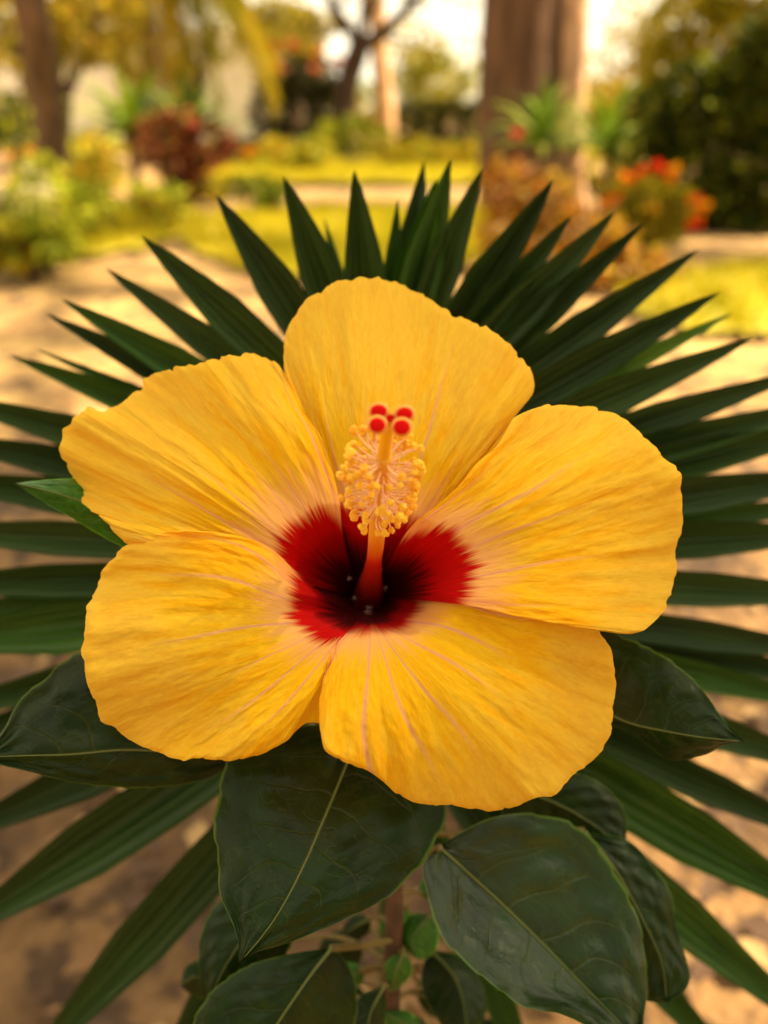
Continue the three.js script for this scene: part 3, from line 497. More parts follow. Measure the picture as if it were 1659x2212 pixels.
// ───────────────────────── the fan palm behind ─────────────────────────
const fan = thing('fan_palm', 'young fan palm with long pointed dark leaf segments spread behind the flower', 'fan palm');
{
  const bump = texture(64, 256, (u) => 0.5 + 0.5 * Math.sin(u * 60 * Math.PI) * 0.4 + 0.3 * (noise(u * 40, 3) - 0.5), false);
  const tex = (s) => texture(64, 256, (u, v) => { const a = fbm(u * 14, v * 5, s, 3), b = fbm(u * 50, v * 2, s + 3, 2); return mix3([0.012, 0.028, 0.0066], [0.032, 0.064, 0.014], clamp(a * 1.3 + (b - 0.5) * 0.8 - 0.1)); });
  const t1 = tex(3), t2 = tex(8);
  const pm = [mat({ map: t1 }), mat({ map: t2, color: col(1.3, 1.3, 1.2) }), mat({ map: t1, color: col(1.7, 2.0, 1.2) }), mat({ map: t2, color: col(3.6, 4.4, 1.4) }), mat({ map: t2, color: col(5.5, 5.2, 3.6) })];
  pm.forEach((m) => { m.roughness = 0.36; m.specularIntensity = 0.45; m.bumpMap = bump; m.bumpScale = 0.0003; m.transmission = 0.12; m.thickness = 0; });
  const r = rng(909);
  // tip on the measuring grid, half width there, distance of the tip, tone, fold (which half turns away)
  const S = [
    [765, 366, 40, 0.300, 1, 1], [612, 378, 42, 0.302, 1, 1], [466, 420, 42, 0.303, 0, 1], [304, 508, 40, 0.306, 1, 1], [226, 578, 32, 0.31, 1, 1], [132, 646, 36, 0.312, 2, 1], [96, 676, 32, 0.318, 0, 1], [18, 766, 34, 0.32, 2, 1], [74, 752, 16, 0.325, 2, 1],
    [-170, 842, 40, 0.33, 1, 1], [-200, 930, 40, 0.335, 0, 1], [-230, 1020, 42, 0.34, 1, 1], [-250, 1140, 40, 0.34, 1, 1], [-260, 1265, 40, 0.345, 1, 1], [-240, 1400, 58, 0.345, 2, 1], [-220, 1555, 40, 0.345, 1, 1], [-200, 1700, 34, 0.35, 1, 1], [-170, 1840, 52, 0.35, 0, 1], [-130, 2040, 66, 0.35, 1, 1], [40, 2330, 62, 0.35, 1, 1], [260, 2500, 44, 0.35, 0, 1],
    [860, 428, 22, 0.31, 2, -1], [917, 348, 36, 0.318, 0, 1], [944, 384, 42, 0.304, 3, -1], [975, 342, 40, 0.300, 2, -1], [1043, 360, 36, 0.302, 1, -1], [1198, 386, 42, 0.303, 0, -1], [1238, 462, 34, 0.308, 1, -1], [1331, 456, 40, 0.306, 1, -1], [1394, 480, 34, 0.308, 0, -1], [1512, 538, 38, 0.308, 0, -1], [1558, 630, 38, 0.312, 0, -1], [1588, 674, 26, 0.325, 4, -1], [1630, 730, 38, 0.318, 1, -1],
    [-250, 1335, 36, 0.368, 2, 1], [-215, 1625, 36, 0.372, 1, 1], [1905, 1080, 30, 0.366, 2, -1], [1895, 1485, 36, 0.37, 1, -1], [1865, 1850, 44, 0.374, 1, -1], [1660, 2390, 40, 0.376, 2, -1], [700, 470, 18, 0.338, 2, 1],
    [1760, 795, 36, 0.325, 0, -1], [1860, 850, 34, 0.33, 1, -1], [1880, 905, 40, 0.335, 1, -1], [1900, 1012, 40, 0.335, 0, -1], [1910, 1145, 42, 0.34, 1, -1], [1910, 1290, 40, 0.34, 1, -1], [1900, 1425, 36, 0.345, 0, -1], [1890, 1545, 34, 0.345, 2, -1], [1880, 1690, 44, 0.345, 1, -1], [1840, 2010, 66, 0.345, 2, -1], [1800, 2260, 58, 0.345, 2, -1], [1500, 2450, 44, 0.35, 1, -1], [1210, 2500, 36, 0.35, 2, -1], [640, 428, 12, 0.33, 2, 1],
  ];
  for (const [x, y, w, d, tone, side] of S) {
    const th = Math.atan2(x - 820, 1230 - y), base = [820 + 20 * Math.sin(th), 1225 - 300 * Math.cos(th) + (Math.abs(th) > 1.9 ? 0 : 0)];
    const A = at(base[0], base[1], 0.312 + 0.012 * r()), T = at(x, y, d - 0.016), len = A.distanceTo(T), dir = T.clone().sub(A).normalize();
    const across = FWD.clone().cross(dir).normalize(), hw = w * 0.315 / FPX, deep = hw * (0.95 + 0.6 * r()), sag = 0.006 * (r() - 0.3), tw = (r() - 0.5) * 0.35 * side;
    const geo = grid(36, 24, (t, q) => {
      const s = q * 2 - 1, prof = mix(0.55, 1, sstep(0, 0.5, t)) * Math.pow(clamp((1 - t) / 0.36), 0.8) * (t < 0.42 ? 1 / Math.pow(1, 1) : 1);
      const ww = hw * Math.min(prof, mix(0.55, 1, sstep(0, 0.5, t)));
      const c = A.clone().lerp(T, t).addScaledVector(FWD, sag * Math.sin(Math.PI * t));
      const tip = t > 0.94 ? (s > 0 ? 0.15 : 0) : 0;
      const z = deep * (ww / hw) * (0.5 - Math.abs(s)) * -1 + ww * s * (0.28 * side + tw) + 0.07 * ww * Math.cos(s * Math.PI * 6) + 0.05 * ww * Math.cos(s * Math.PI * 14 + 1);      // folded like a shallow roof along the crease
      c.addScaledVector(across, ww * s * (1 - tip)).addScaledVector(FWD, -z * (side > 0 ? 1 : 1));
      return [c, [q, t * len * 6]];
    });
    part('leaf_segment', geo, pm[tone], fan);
  }
  const ribM = mat({ color: col(0.05, 0.08, 0.02), roughness: 0.5 });
  const foot = at(838, 1900, 0.40); foot.y = 0;
  part('leaf_stalk', tube([foot.clone().setY(-0.02), V3(foot.x, 0.18, foot.z + 0.02), at(826, 1650, 0.350), at(820, 1400, 0.342), at(815, 1150, 0.338), at(812, 930, 0.334)], (t) => mix(0.0055, 0.002, t), { n: 50, sides: 10 }), ribM, fan);
}

// ───────────────────────── garden behind: builders ─────────────────────────
function leafCloud(seed, n, clumps, size, palette, { aspect = 0.5, up = 0.5, droop = 0 } = {}) {     // clumps: [centre, radii]
  const r = rng(seed), pos = [], idx = [], cc = [], uv = [];
  const vol = clumps.map(([, q]) => Math.pow(q.x * q.y * q.z, 0.75)), sum = vol.reduce((a, b) => a + b, 0);
  clumps.forEach(([c, q], ci) => {
    const m = Math.max(3, Math.round(n * vol[ci] / sum));
    for (let i = 0; i < m; i++) {
      const dir = V3(r() * 2 - 1, r() * 2 - 1, r() * 2 - 1); if (dir.lengthSq() > 1 || dir.lengthSq() < 0.01) { i--; continue; }
      const k = Math.pow(dir.length(), -0.35); dir.multiplyScalar(k);
      const p = V3(c.x + dir.x * q.x, c.y + dir.y * q.y, c.z + dir.z * q.z); if (p.y < 0.02) p.y = 0.02 + r() * 0.05;
      const l = size * (0.6 + 0.8 * r()), w = l * aspect;
      const ax = dir.clone().normalize().add(V3(r() - 0.5, r() - 0.5 - droop, r() - 0.5).multiplyScalar(1.3)).normalize();
      const nn = V3(r() - 0.5, up + r() * 0.6, r() - 0.5).normalize(), sd = ax.clone().cross(nn).normalize(), hi = sd.clone().cross(ax).multiplyScalar(w * 0.18);
      const a = p.clone().addScaledVector(ax, -l / 2), b = p.clone().addScaledVector(ax, l / 2), e = p.clone().addScaledVector(sd, w / 2).add(hi), f = p.clone().addScaledVector(sd, -w / 2).add(hi), o = pos.length / 3;
      for (const v of [a, e, b, f]) pos.push(v.x, v.y, v.z);
      uv.push(0, 0.5, 0.5, 1, 1, 0.5, 0.5, 0); idx.push(o, o + 1, o + 2, o, o + 2, o + 3);
      const pk = palette[Math.floor(r() * palette.length)], j = 0.8 + 0.4 * r(); for (let t = 0; t < 4; t++) cc.push(pk[0] * j, pk[1] * j, pk[2] * j);
    }
  });
  return geom(pos, idx, uv, cc);
}
function lumps(seed, c, rad, n, s) { const r = rng(seed), out = []; for (let i = 0; i < n; i++) { const d = V3(r() * 2 - 1, r() * 2 - 1, r() * 2 - 1).normalize().multiplyScalar(0.35 + 0.6 * r()); const k = s * (0.7 + 0.6 * r()); out.push([V3(c.x + d.x * rad.x, c.y + d.y * rad.y, c.z + d.z * rad.z), V3(rad.x * k, rad.y * k, rad.z * k)]); } return out; }
const OLIVE = [[0.30, 0.25, 0.016], [0.42, 0.34, 0.024], [0.14, 0.13, 0.010], [0.50, 0.38, 0.04]];
const LIME = [[0.40, 0.42, 0.02], [0.28, 0.33, 0.018], [0.56, 0.52, 0.035], [0.12, 0.16, 0.014]];
const DEEP = [[0.030, 0.034, 0.007], [0.045, 0.045, 0.008], [0.022, 0.026, 0.006], [0.07, 0.065, 0.010]];
const GOLD = [[0.62, 0.45, 0.02], [0.54, 0.43, 0.02], [0.66, 0.36, 0.03], [0.32, 0.26, 0.02]];

function tree(name, label, { pts, r0, r1, limbs = [], crown, bark = barkMid, seed = 1, leafM = foliageMat, group, sides = 14, bump = 0.08 }) {
  const g = thing(name, label, 'tree', [0, 0, 0], group);
  part('trunk', tube(pts, (t) => mix(r0, r1, t) * (1 + 0.35 * Math.exp(-t * 22)), { n: 40, sides, bump, seed }), bark, g);
  for (const [p, a, b] of limbs) part('limb', tube(p, (t) => mix(a, b, t), { n: 20, sides: 8, bump: 0.08, seed: seed + 3 }), bark, g);
  if (crown) part('crown', crown, leafM, g);
  return g;
}
function shrub(name, label, category, { clumps, n, size, palette, aspect, up, stems, seed, leafM = foliageMat, group, blooms = [] }) {
  const g = thing(name, label, category, [0, 0, 0], group), r = rng(seed * 3 + 1);
  part('foliage', leafCloud(seed, n, clumps, size, palette, { aspect, up }), leafM, g);
  for (const [a, q] of clumps.slice(0, stems ?? 4)) { const root = V3(clumps[0][0].x + (r() - 0.5) * 0.08, -0.02, clumps[0][0].z + (r() - 0.5) * 0.08); part('stem', tube([root, root.clone().lerp(a, 0.5).add(V3((r() - 0.5) * 0.06, 0.03, 0)), a], (t) => mix(0.012, 0.004, t) * Math.min(2.2, 0.6 + q.y * 2), { n: 8, sides: 6 }), barkDark, g); }
  for (const [p, s, m, k] of blooms) {            // a flower head: petals round a centre
    const ps = []; for (let i = 0; i < (k ?? 16); i++) { const d = V3(r() - 0.5, r() * 0.9 - 0.15, r() - 0.5).normalize(), q = leafCloud(seed + i + 50, 3, [[p.clone().addScaledVector(d, s * 0.6), V3(s * 0.3, s * 0.25, s * 0.3)]], s * 0.75, [[1, 1, 1]], { aspect: 0.75, up: 0.3 }); ps.push(q); }
    part('flower_cluster', mergeGeometries(ps), m, g);
  }
  return g;
}
const bloom = (r, g, b) => mat({ color: col(r, g, b), roughness: 0.7, specularIntensity: 0.1, transmission: 0.3, thickness: 0 });
const DULLRED = bloom(0.42, 0.07, 0.03), ORANGE = bloom(0.90, 0.27, 0.003), SCARLET = bloom(0.75, 0.05, 0.004), PINK = bloom(0.70, 0.05, 0.10), CORAL = bloom(0.75, 0.18, 0.10), AMBER = bloom(0.85, 0.42, 0.015), CREAM = bloom(0.75, 0.68, 0.45);

const bladeGeo = (() => { // one sword leaf of unit length along +y, folded
  return grid(10, 2, (t, q) => { const s = q * 2 - 1, w = 0.075 * Math.pow(Math.sin(Math.PI * Math.min(1, 0.12 + t * 0.88)), 0.7); return [V3(w * s, t - 0.10 * t * t, 0.32 * t * t * t + 0.02 * Math.abs(s)), [q, t]]; });
})();
const swordMats = [[0.20, 0.31, 0.02], [0.32, 0.42, 0.03], [0.09, 0.15, 0.014], [0.42, 0.46, 0.05]].map((c) => mat({ color: col(...c), roughness: 0.5, specularIntensity: 0.2, transmission: 0.45, thickness: 0 }));
function yucca(label, x, y, z, size, n, seed, stemTop = 0, dark = 0) {      // x, y: the middle of the rosette on the measuring grid; z: metres away
  const c = far(x, y, z), g = thing('yucca', label, 'yucca', [c.x, 0, c.z], 'spiky yuccas in the beds'), r = rng(seed), h = c.y - size * 0.15;
  part('stem', tube([V3(0, -0.02, 0), V3(0.01, h * 0.5, 0.01), V3(0, h, 0)], 0.028, { n: 12, sides: 8, bump: 0.2, seed }), barkMid, g);
  for (let i = 0; i < n; i++) {
    const m = part('leaf', bladeGeo, swordMats[dark ? 2 * (i % 2 === 0 ? 1 : 0) : Math.floor(r() * 4)], g), el = mix(0.1, 1.35, Math.sqrt(i / n)), az = i * 2.39996;
    m.position.set(0, h - 0.02 + 0.05 * (1 - i / n), 0); m.rotation.order = 'YXZ'; m.rotation.set(el, az, 0); m.scale.setScalar(size * (0.85 + 0.3 * r()));
  }
  return g;
}
function frondGeo(seed, L, droop, nl = 34) {       // a feathery palm frond from the origin along +x
  const r = rng(seed), P = (t) => V3(L * t * (1 - 0.18 * t), L * (0.35 * t - droop * t * t), 0), parts = [tube([0, 0.25, 0.5, 0.75, 1].map(P), (t) => mix(0.02, 0.004, t), { n: 16, sides: 6 })];
  for (let i = 0; i < nl; i++) for (const s of [-1, 1]) {
    const t = 0.12 + 0.87 * i / nl, p = P(t), l = L * 0.26 * Math.sin(Math.PI * (0.15 + 0.8 * t)) * (0.85 + 0.3 * r()), d = V3(0.6, -0.35 - 0.5 * r(), s * 0.75).normalize(), w = 0.018;
    const q = p.clone().addScaledVector(d, l * 0.5).add(V3(0, 0.02, 0)), e = p.clone().addScaledVector(d, l).add(V3(0, -0.06 * l * 3, 0)), sd = V3(w, 0.004, 0);
    parts.push(geom([p.x, p.y, p.z, q.x + sd.x, q.y, q.z, e.x, e.y, e.z, q.x - sd.x, q.y + 0.006, q.z], [0, 1, 2, 0, 2, 3], [0, 0, 1, 0.5, 0, 1, 0, 0.5]));
  }
  return mergeGeometries(parts);
}
const frondMats = [[0.32, 0.27, 0.018], [0.42, 0.33, 0.025], [0.20, 0.18, 0.014]].map((c) => mat({ color: col(...c), roughness: 0.5, specularIntensity: 0.15, transmission: 0.5, thickness: 0 }));
const frondShapes = [frondGeo(1, 2.2, 0.55), frondGeo(2, 2.0, 0.95), frondGeo(3, 1.8, 1.25)];
function palm(label, pts, r0, r1, n, seed, low = 0) {
  const g = thing('palm_tree', label, 'palm', [0, 0, 0]), r = rng(seed), top = pts[pts.length - 1];
  part('trunk', tube(pts, (t) => mix(r0, r1, t) * (1 + 0.25 * Math.exp(-t * 25)), { n: 60, sides: 14, bump: 0.06, seed }), barkMid, g);
  for (let i = 0; i < n; i++) { const m = part('frond', frondShapes[i % 3], frondMats[Math.floor(r() * 3)], g); m.position.copy(top); m.rotation.set(0, i * 2.39996 + seed, 0); m.rotation.order = 'YXZ'; m.rotation.z = (r() - 0.5) * 0.5 - low; m.scale.setScalar(0.85 + 0.3 * r()); }
  return g;
}

// ───────────────────────── garden behind: the things ─────────────────────────
// pale garden wall with coping and pillars, and the dark low kerb in front
{
  const z = 17.5, a = far(-120, 298, z), b = far(690, 298, z), g = thing('garden_wall', 'long pale rendered garden wall behind the palms', 'wall', [0, 0, 0]);
  const plaster = mat({ map: texture(256, 256, (u, v) => mix3([0.74, 0.68, 0.56], [0.86, 0.81, 0.70], clamp(fbmP(u, v, 5, 5, 3, 5) * 1.4 - 0.2))), roughness: 0.9 });
  const w = b.x - a.x, x0 = (a.x + b.x) / 2, box = (sx, sy, sz, x, y, zz) => { const q = new THREE.BoxGeometry(sx, sy, sz); q.translate(x, y, zz); return q; };
  part('panel', box(w, 1.75, 0.18, x0, 0.875, -z), plaster, g); part('coping', box(w + 0.1, 0.09, 0.3, x0, 1.795, -z), plaster, g);
  for (let i = 0; i <= 4; i++) part('pillar', box(0.34, 1.95, 0.34, a.x + w * i / 4, 0.975, -z + 0.003), plaster, g);
  const k = thing('stone_kerb', 'low dark stone kerb along the bed before the pale wall', 'kerb', [0, 0, 0]), stone = mat({ color: col(0.05, 0.032, 0.02), roughness: 0.95 });
  const r = rng(8), k0 = far(470, 343, 11.4), k1 = far(745, 343, 11.4), n = 8;
  for (let i = 0; i < n; i++) { const q = new THREE.BoxGeometry((k1.x - k0.x) / n - 0.012, 0.24 + 0.03 * r(), 0.3, 3, 2, 2), p = q.attributes.position; for (let j = 0; j < p.count; j++) p.setXYZ(j, p.getX(j) + (r() - 0.5) * 0.02, p.getY(j) + (r() - 0.5) * 0.02, p.getZ(j) + (r() - 0.5) * 0.02); q.computeVertexNormals(); q.translate(mix(k0.x, k1.x, (i + 0.5) / n), 0.12, k0.z); part('stone', q, stone, k); }
}
// big trees
{
  const z = 5.8, b = ground(1140, 455), F = (x, y) => far(x, y, z), top = F(1166, 0), c = V3(b.x + 0.9, 6.0, -z - 0.8), y0 = 3.6; b.z = -z; b.x = F(1140, 455).x;
  const bark = mat({ map: tiled(barkTex, 1.6, 0.9), color: col(1.0, 0.74, 0.52), bumpMap: tiled(barkBump, 1.6, 0.9), bumpScale: 0.03, roughness: 0.95 });
  const big = tree('shade_tree', 'thick brown trunk with added pale stem as its sunlit right edge, behind the palm', { pts: [b.clone().setY(-0.1), F(1122, 260), F(1134, 0), V3(top.x - 0.04, y0, -z)], r0: 0.265, r1: 0.245, bark, seed: 4, sides: 40, bump: 0.10,
    limbs: [[[V3(top.x + 0.06, y0 - 0.15, -z), V3(top.x - 0.9, y0 + 1.3, -z), V3(top.x - 2.0, y0 + 2.5, -z + 0.6)], 0.2, 0.07], [[V3(top.x + 0.06, y0 - 0.15, -z), V3(top.x + 1.2, y0 + 1.2, -z), V3(top.x + 2.4, y0 + 2.3, -z - 0.6)], 0.2, 0.07]],
    crown: leafCloud(41, 1700, lumps(42, c, V3(2.6, 1.0, 1.8), 13, 0.3), 0.17, OLIVE) });
  const zs = z - 0.12, Q = (x, y) => far(x, y, zs), foot = Q(1236, 455); foot.y = -0.05;
  part('sunlit_edge_stem', tube([foot, Q(1230, 300), Q(1237, 150), Q(1242, 0), V3(Q(1242, 0).x + 0.02, 3.2, -zs - 0.05), V3(top.x - 0.02, 3.9, -z)], (t) => mix(0.088, 0.082, t) * (1 + 0.3 * Math.exp(-t * 25)), { n: 40, sides: 16, bump: 0.06, seed: 9 }), barkPale, big).userData.label = 'added pale side stem standing in for the sunlit trunk edge';  // added stem: its pale bark stands in for the sunlit edge of the trunk
}
{ // forked tree in the middle and its paler neighbour
  const z = 11.8, F = (x, y) => far(x, y, z), b = F(745, 335); b.y = -0.05;
  tree('forked_tree', 'dark forked tree with spreading bare branches at centre', { pts: [b, F(745, 250), F(752, 180), F(775, 105)], r0: 0.15, r1: 0.13, bark: barkDark, seed: 12,
    limbs: [[[F(775, 108), F(752, 60), F(722, 20), F(690, -60)], 0.075, 0.04], [[F(775, 108), F(785, 50), F(790, -60)], 0.07, 0.045], [[F(778, 105), F(820, 75), F(870, 30), F(950, -60)], 0.085, 0.045], [[F(820, 75), F(850, 85), F(900, 92)], 0.035, 0.012], [[F(740, 45), F(715, 70), F(680, 80)], 0.035, 0.012], [[F(786, 40), F(815, 10), F(835, -40)], 0.045, 0.02], [[F(722, 20), F(745, -5), F(752, -50)], 0.035, 0.015], [[F(870, 30), F(880, 0), F(878, -50)], 0.04, 0.015], [[F(760, 75), F(738, 60), F(700, 0)], 0.035, 0.012]],
    crown: leafCloud(51, 700, [[F(690, 20), V3(0.7, 0.25, 0.6)], [F(900, 95), V3(0.55, 0.15, 0.5)], [F(800, -90), V3(1.4, 0.4, 1)], [F(660, 85), V3(0.35, 0.16, 0.4)], [F(960, -40), V3(0.7, 0.3, 0.7)]], 0.10, OLIVE) });
  const z2 = 13, G = (x, y) => far(x, y, z2), q = G(835, 325); q.y = -0.05;
  tree('slender_tree', 'light brown trunk just right of the forked tree', { pts: [q, G(832, 230), G(822, 130), G(812, -40)], r0: 0.14, r1: 0.11, bark: barkPale, seed: 15, crown: leafCloud(53, 420, lumps(54, G(815, -150), V3(1.3, 0.5, 1), 6, 0.45), 0.12, OLIVE) });
}
{ // left side
  const p = ground(124, 452), z = -p.z, top = far(62, 0, z - 0.5);
  palm('tall leaning palm trunk at the left edge of the garden', [p.clone().setY(-0.05), far(112, 300, z - 0.12), far(90, 150, z - 0.3), top, V3(top.x - 0.25, 3.6, top.z + 0.2)], 0.088, 0.105, 11, 3);
  const z2 = 10.5, F = (x, y) => far(x, y, z2), c = F(300, -120), b = F(330, 340); b.y = -0.05;
  palm('palm behind with yellowing fronds drooping into view', [b, F(335, 220), F(325, 100), F(300, -60), c], 0.10, 0.09, 14, 8, 0.35);
  const z3 = 9.2, G = (x, y) => far(x, y, z3), b3 = G(140, 350); b3.y = -0.05;
  tree('branching_tree', 'small dark tree forking behind the leaning palm', { pts: [b3, G(140, 280), G(142, 210)], r0: 0.07, r1: 0.06, bark: barkDark, seed: 21, limbs: [[[G(142, 212), G(165, 160), G(195, 100), G(215, 20)], 0.05, 0.025], [[G(142, 212), G(120, 150), G(95, 60)], 0.04, 0.02]],
    crown: leafCloud(61, 900, [[G(215, 30), V3(0.45, 0.35, 0.4)], [G(30, 60), V3(0.4, 0.5, 0.4)], [G(150, -40), V3(0.9, 0.3, 0.6)], [G(10, 170), V3(0.25, 0.3, 0.3)]], 0.085, [...OLIVE, ...GOLD]) });
  const z4 = 13.5, K = (x, y) => far(x, y, z4), b4 = K(415, 320); b4.y = -0.05;
  tree('olive_tree', 'loose olive green tree between the drooping palm and red topped bush', { pts: [b4, K(425, 230), K(432, 150)], r0: 0.10, r1: 0.08, bark: barkDark, seed: 23, limbs: [[[K(432, 152), K(452, 110), K(480, 50)], 0.06, 0.03], [[K(432, 152), K(400, 100), K(370, 40)], 0.06, 0.03]],
    crown: leafCloud(63, 1900, [[K(470, 60), V3(0.42, 0.45, 0.5)], [K(350, 60), V3(0.45, 0.5, 0.5)], [K(560, 100), V3(0.35, 0.28, 0.4)], [K(420, 130), V3(0.5, 0.2, 0.4)], [K(500, -20), V3(0.9, 0.3, 0.6)], [K(320, 150), V3(0.35, 0.3, 0.4)], [K(575, 160), V3(0.25, 0.15, 0.3)]], 0.10, OLIVE) });
}
{ // far trees closing the view
  const spots = [[700, 250, 21, 1.6, 0.9, 'low olive trees far behind the forked trunk'], [950, 180, 22, 1.6, 1.1, 'rounded far tree seen left of the thick trunk'], [1330, 150, 20, 1.5, 1.35, 'far yellow green tree right of the thick trunk'], [1440, 110, 19, 0.9, 1.5, 'tall far tree partly behind the dark shrub'], [1290, 230, 17, 0.9, 0.6, 'low golden bush far behind the right yuccas'], [1650, 150, 18, 1.6, 1.6, 'far tree at the right edge behind the dark shrub'], [40, 180, 19, 1.5, 1.0, 'far tree at the left edge behind the leaning palm'], [250, 60, 16, 1.0, 0.7, 'far tree behind the drooping palm fronds'], [620, 60, 17, 0.9, 0.5, 'far tree crown above the red topped bush'], [20, 40, 13, 0.7, 0.9, 'leafy tree beyond the leaning palm, left of its trunk'], [350, 205, 15, 0.6, 0.5, 'small far tree between the two left yuccas']];
  spots.forEach(([x, y, z, rx, ry, label], i) => {
    const c = far(x, y, z), g = thing('distant_tree', label, 'tree', [0, 0, 0], 'trees closing the view');
    part('trunk', tube([V3(c.x, -0.05, c.z), V3(c.x + 0.1, c.y * 0.5, c.z), c], (t) => mix(0.13, 0.05, t), { n: 10, sides: 8, bump: 0.1 }), barkMid, g);
    part('crown', leafCloud(100 + i, 1500, lumps(120 + i, c, V3(rx, ry, rx), 12, 0.38), 0.16, i === 4 || i === 2 ? [...OLIVE, ...GOLD] : OLIVE), foliageMat, g);
  });
}
{ // hedges and shrubs, middle distance
  let z = 14.5; const A = far(955, 265, z);
  shrub('clipped_hedge', 'dark clipped hedge left of the thick trunk', 'hedge', { seed: 201, n: 2600, size: 0.09, palette: DEEP, leafM: denseMat, stems: 3, clumps: [-0.55, -0.2, 0.15, 0.5].map((d) => [V3(A.x + d, 0.36, A.z), V3(0.26, 0.34, 0.3)]) });
  const B = far(960, 190, z + 1.5);
  shrub('round_bush', 'green round bush above the clipped hedge', 'bush', { seed: 203, n: 2600, size: 0.12, palette: [...LIME, ...OLIVE], stems: 2, clumps: [[V3(B.x - 0.1, 0.85, B.z), V3(0.5, 0.6, 0.4)], [V3(B.x + 0.55, 0.75, B.z), V3(0.4, 0.5, 0.4)], [V3(B.x - 0.75, 0.7, B.z), V3(0.45, 0.45, 0.4)], [V3(B.x - 1.4, 0.6, B.z), V3(0.45, 0.4, 0.4)], [V3(B.x - 0.4, 1.25, B.z), V3(0.35, 0.25, 0.3)]] });
  z = 12.6; const C = far(650, 235, z);
  const rb = rng(5), bl = []; for (let i = 0; i < 15; i++) bl.push([V3(C.x + (rb() - 0.45) * 1.25, 1.0 + rb() * 0.30, C.z + 0.25 + (rb() - 0.5) * 0.4), 0.07 + 0.04 * rb(), [CORAL, DULLRED, DULLRED, AMBER][i % 4], 6]);
  shrub('red_topped_bush', 'big dark bush with a red and orange flowering top', 'bush', { seed: 205, n: 3600, size: 0.10, palette: DEEP, leafM: denseMat, blooms: bl, clumps: [[V3(C.x, 0.5, C.z), V3(0.5, 0.5, 0.4)], [V3(C.x - 0.38, 0.5, C.z), V3(0.34, 0.45, 0.4)], [V3(C.x + 0.42, 0.5, C.z), V3(0.34, 0.45, 0.4)], [V3(C.x + 0.1, 0.9, C.z), V3(0.5, 0.3, 0.35)]] });
  const D = far(765, 310, 9.8);
  shrub('leafy_shrub', 'light green shrub in front of the forked tree foot', 'shrub', { seed: 207, n: 520, size: 0.09, palette: LIME, clumps: [[V3(D.x, 0.32, D.z), V3(0.2, 0.2, 0.2)], [V3(D.x - 0.25, 0.3, D.z), V3(0.16, 0.16, 0.2)], [V3(D.x + 0.26, 0.26, D.z), V3(0.2, 0.15, 0.2)]] });
  const E = far(940, 320, 9.6);
  shrub('leafy_shrub', 'low yellow green plants spread left of the thick trunk foot', 'shrub', { seed: 209, n: 700, size: 0.09, palette: [...LIME, ...GOLD], clumps: [-0.45, -0.15, 0.15, 0.45].map((d, i) => [V3(E.x + d, 0.14 + 0.05 * (i % 2), E.z), V3(0.2, 0.13, 0.2)]) });
  const s = [[545, 335, 9.5, 'small orange flowered plant by the stone kerb', ORANGE], [50, 330, 8.6, 'orange flowered plant behind the left palm', ORANGE], [195, 300, 8.4, 'small coral flowered plant behind the left beds', CORAL]];
  s.forEach(([x, y, zz, label, m], i) => { const c = far(x, y, zz), r = rng(i + 60); shrub('flowering_plant', label, 'flowering plant', { seed: 220 + i, n: 160, size: 0.07, palette: LIME, stems: 2, clumps: [[V3(c.x, Math.max(0.1, c.y * 0.6), c.z), V3(0.16, 0.12, 0.14)]], blooms: [0, 1, 2, 3].map(() => [V3(c.x + (r() - 0.5) * 0.2, c.y + (r() - 0.5) * 0.08, c.z + 0.05), 0.06, m, 9]), group: 'small flowering plants' }); });
}
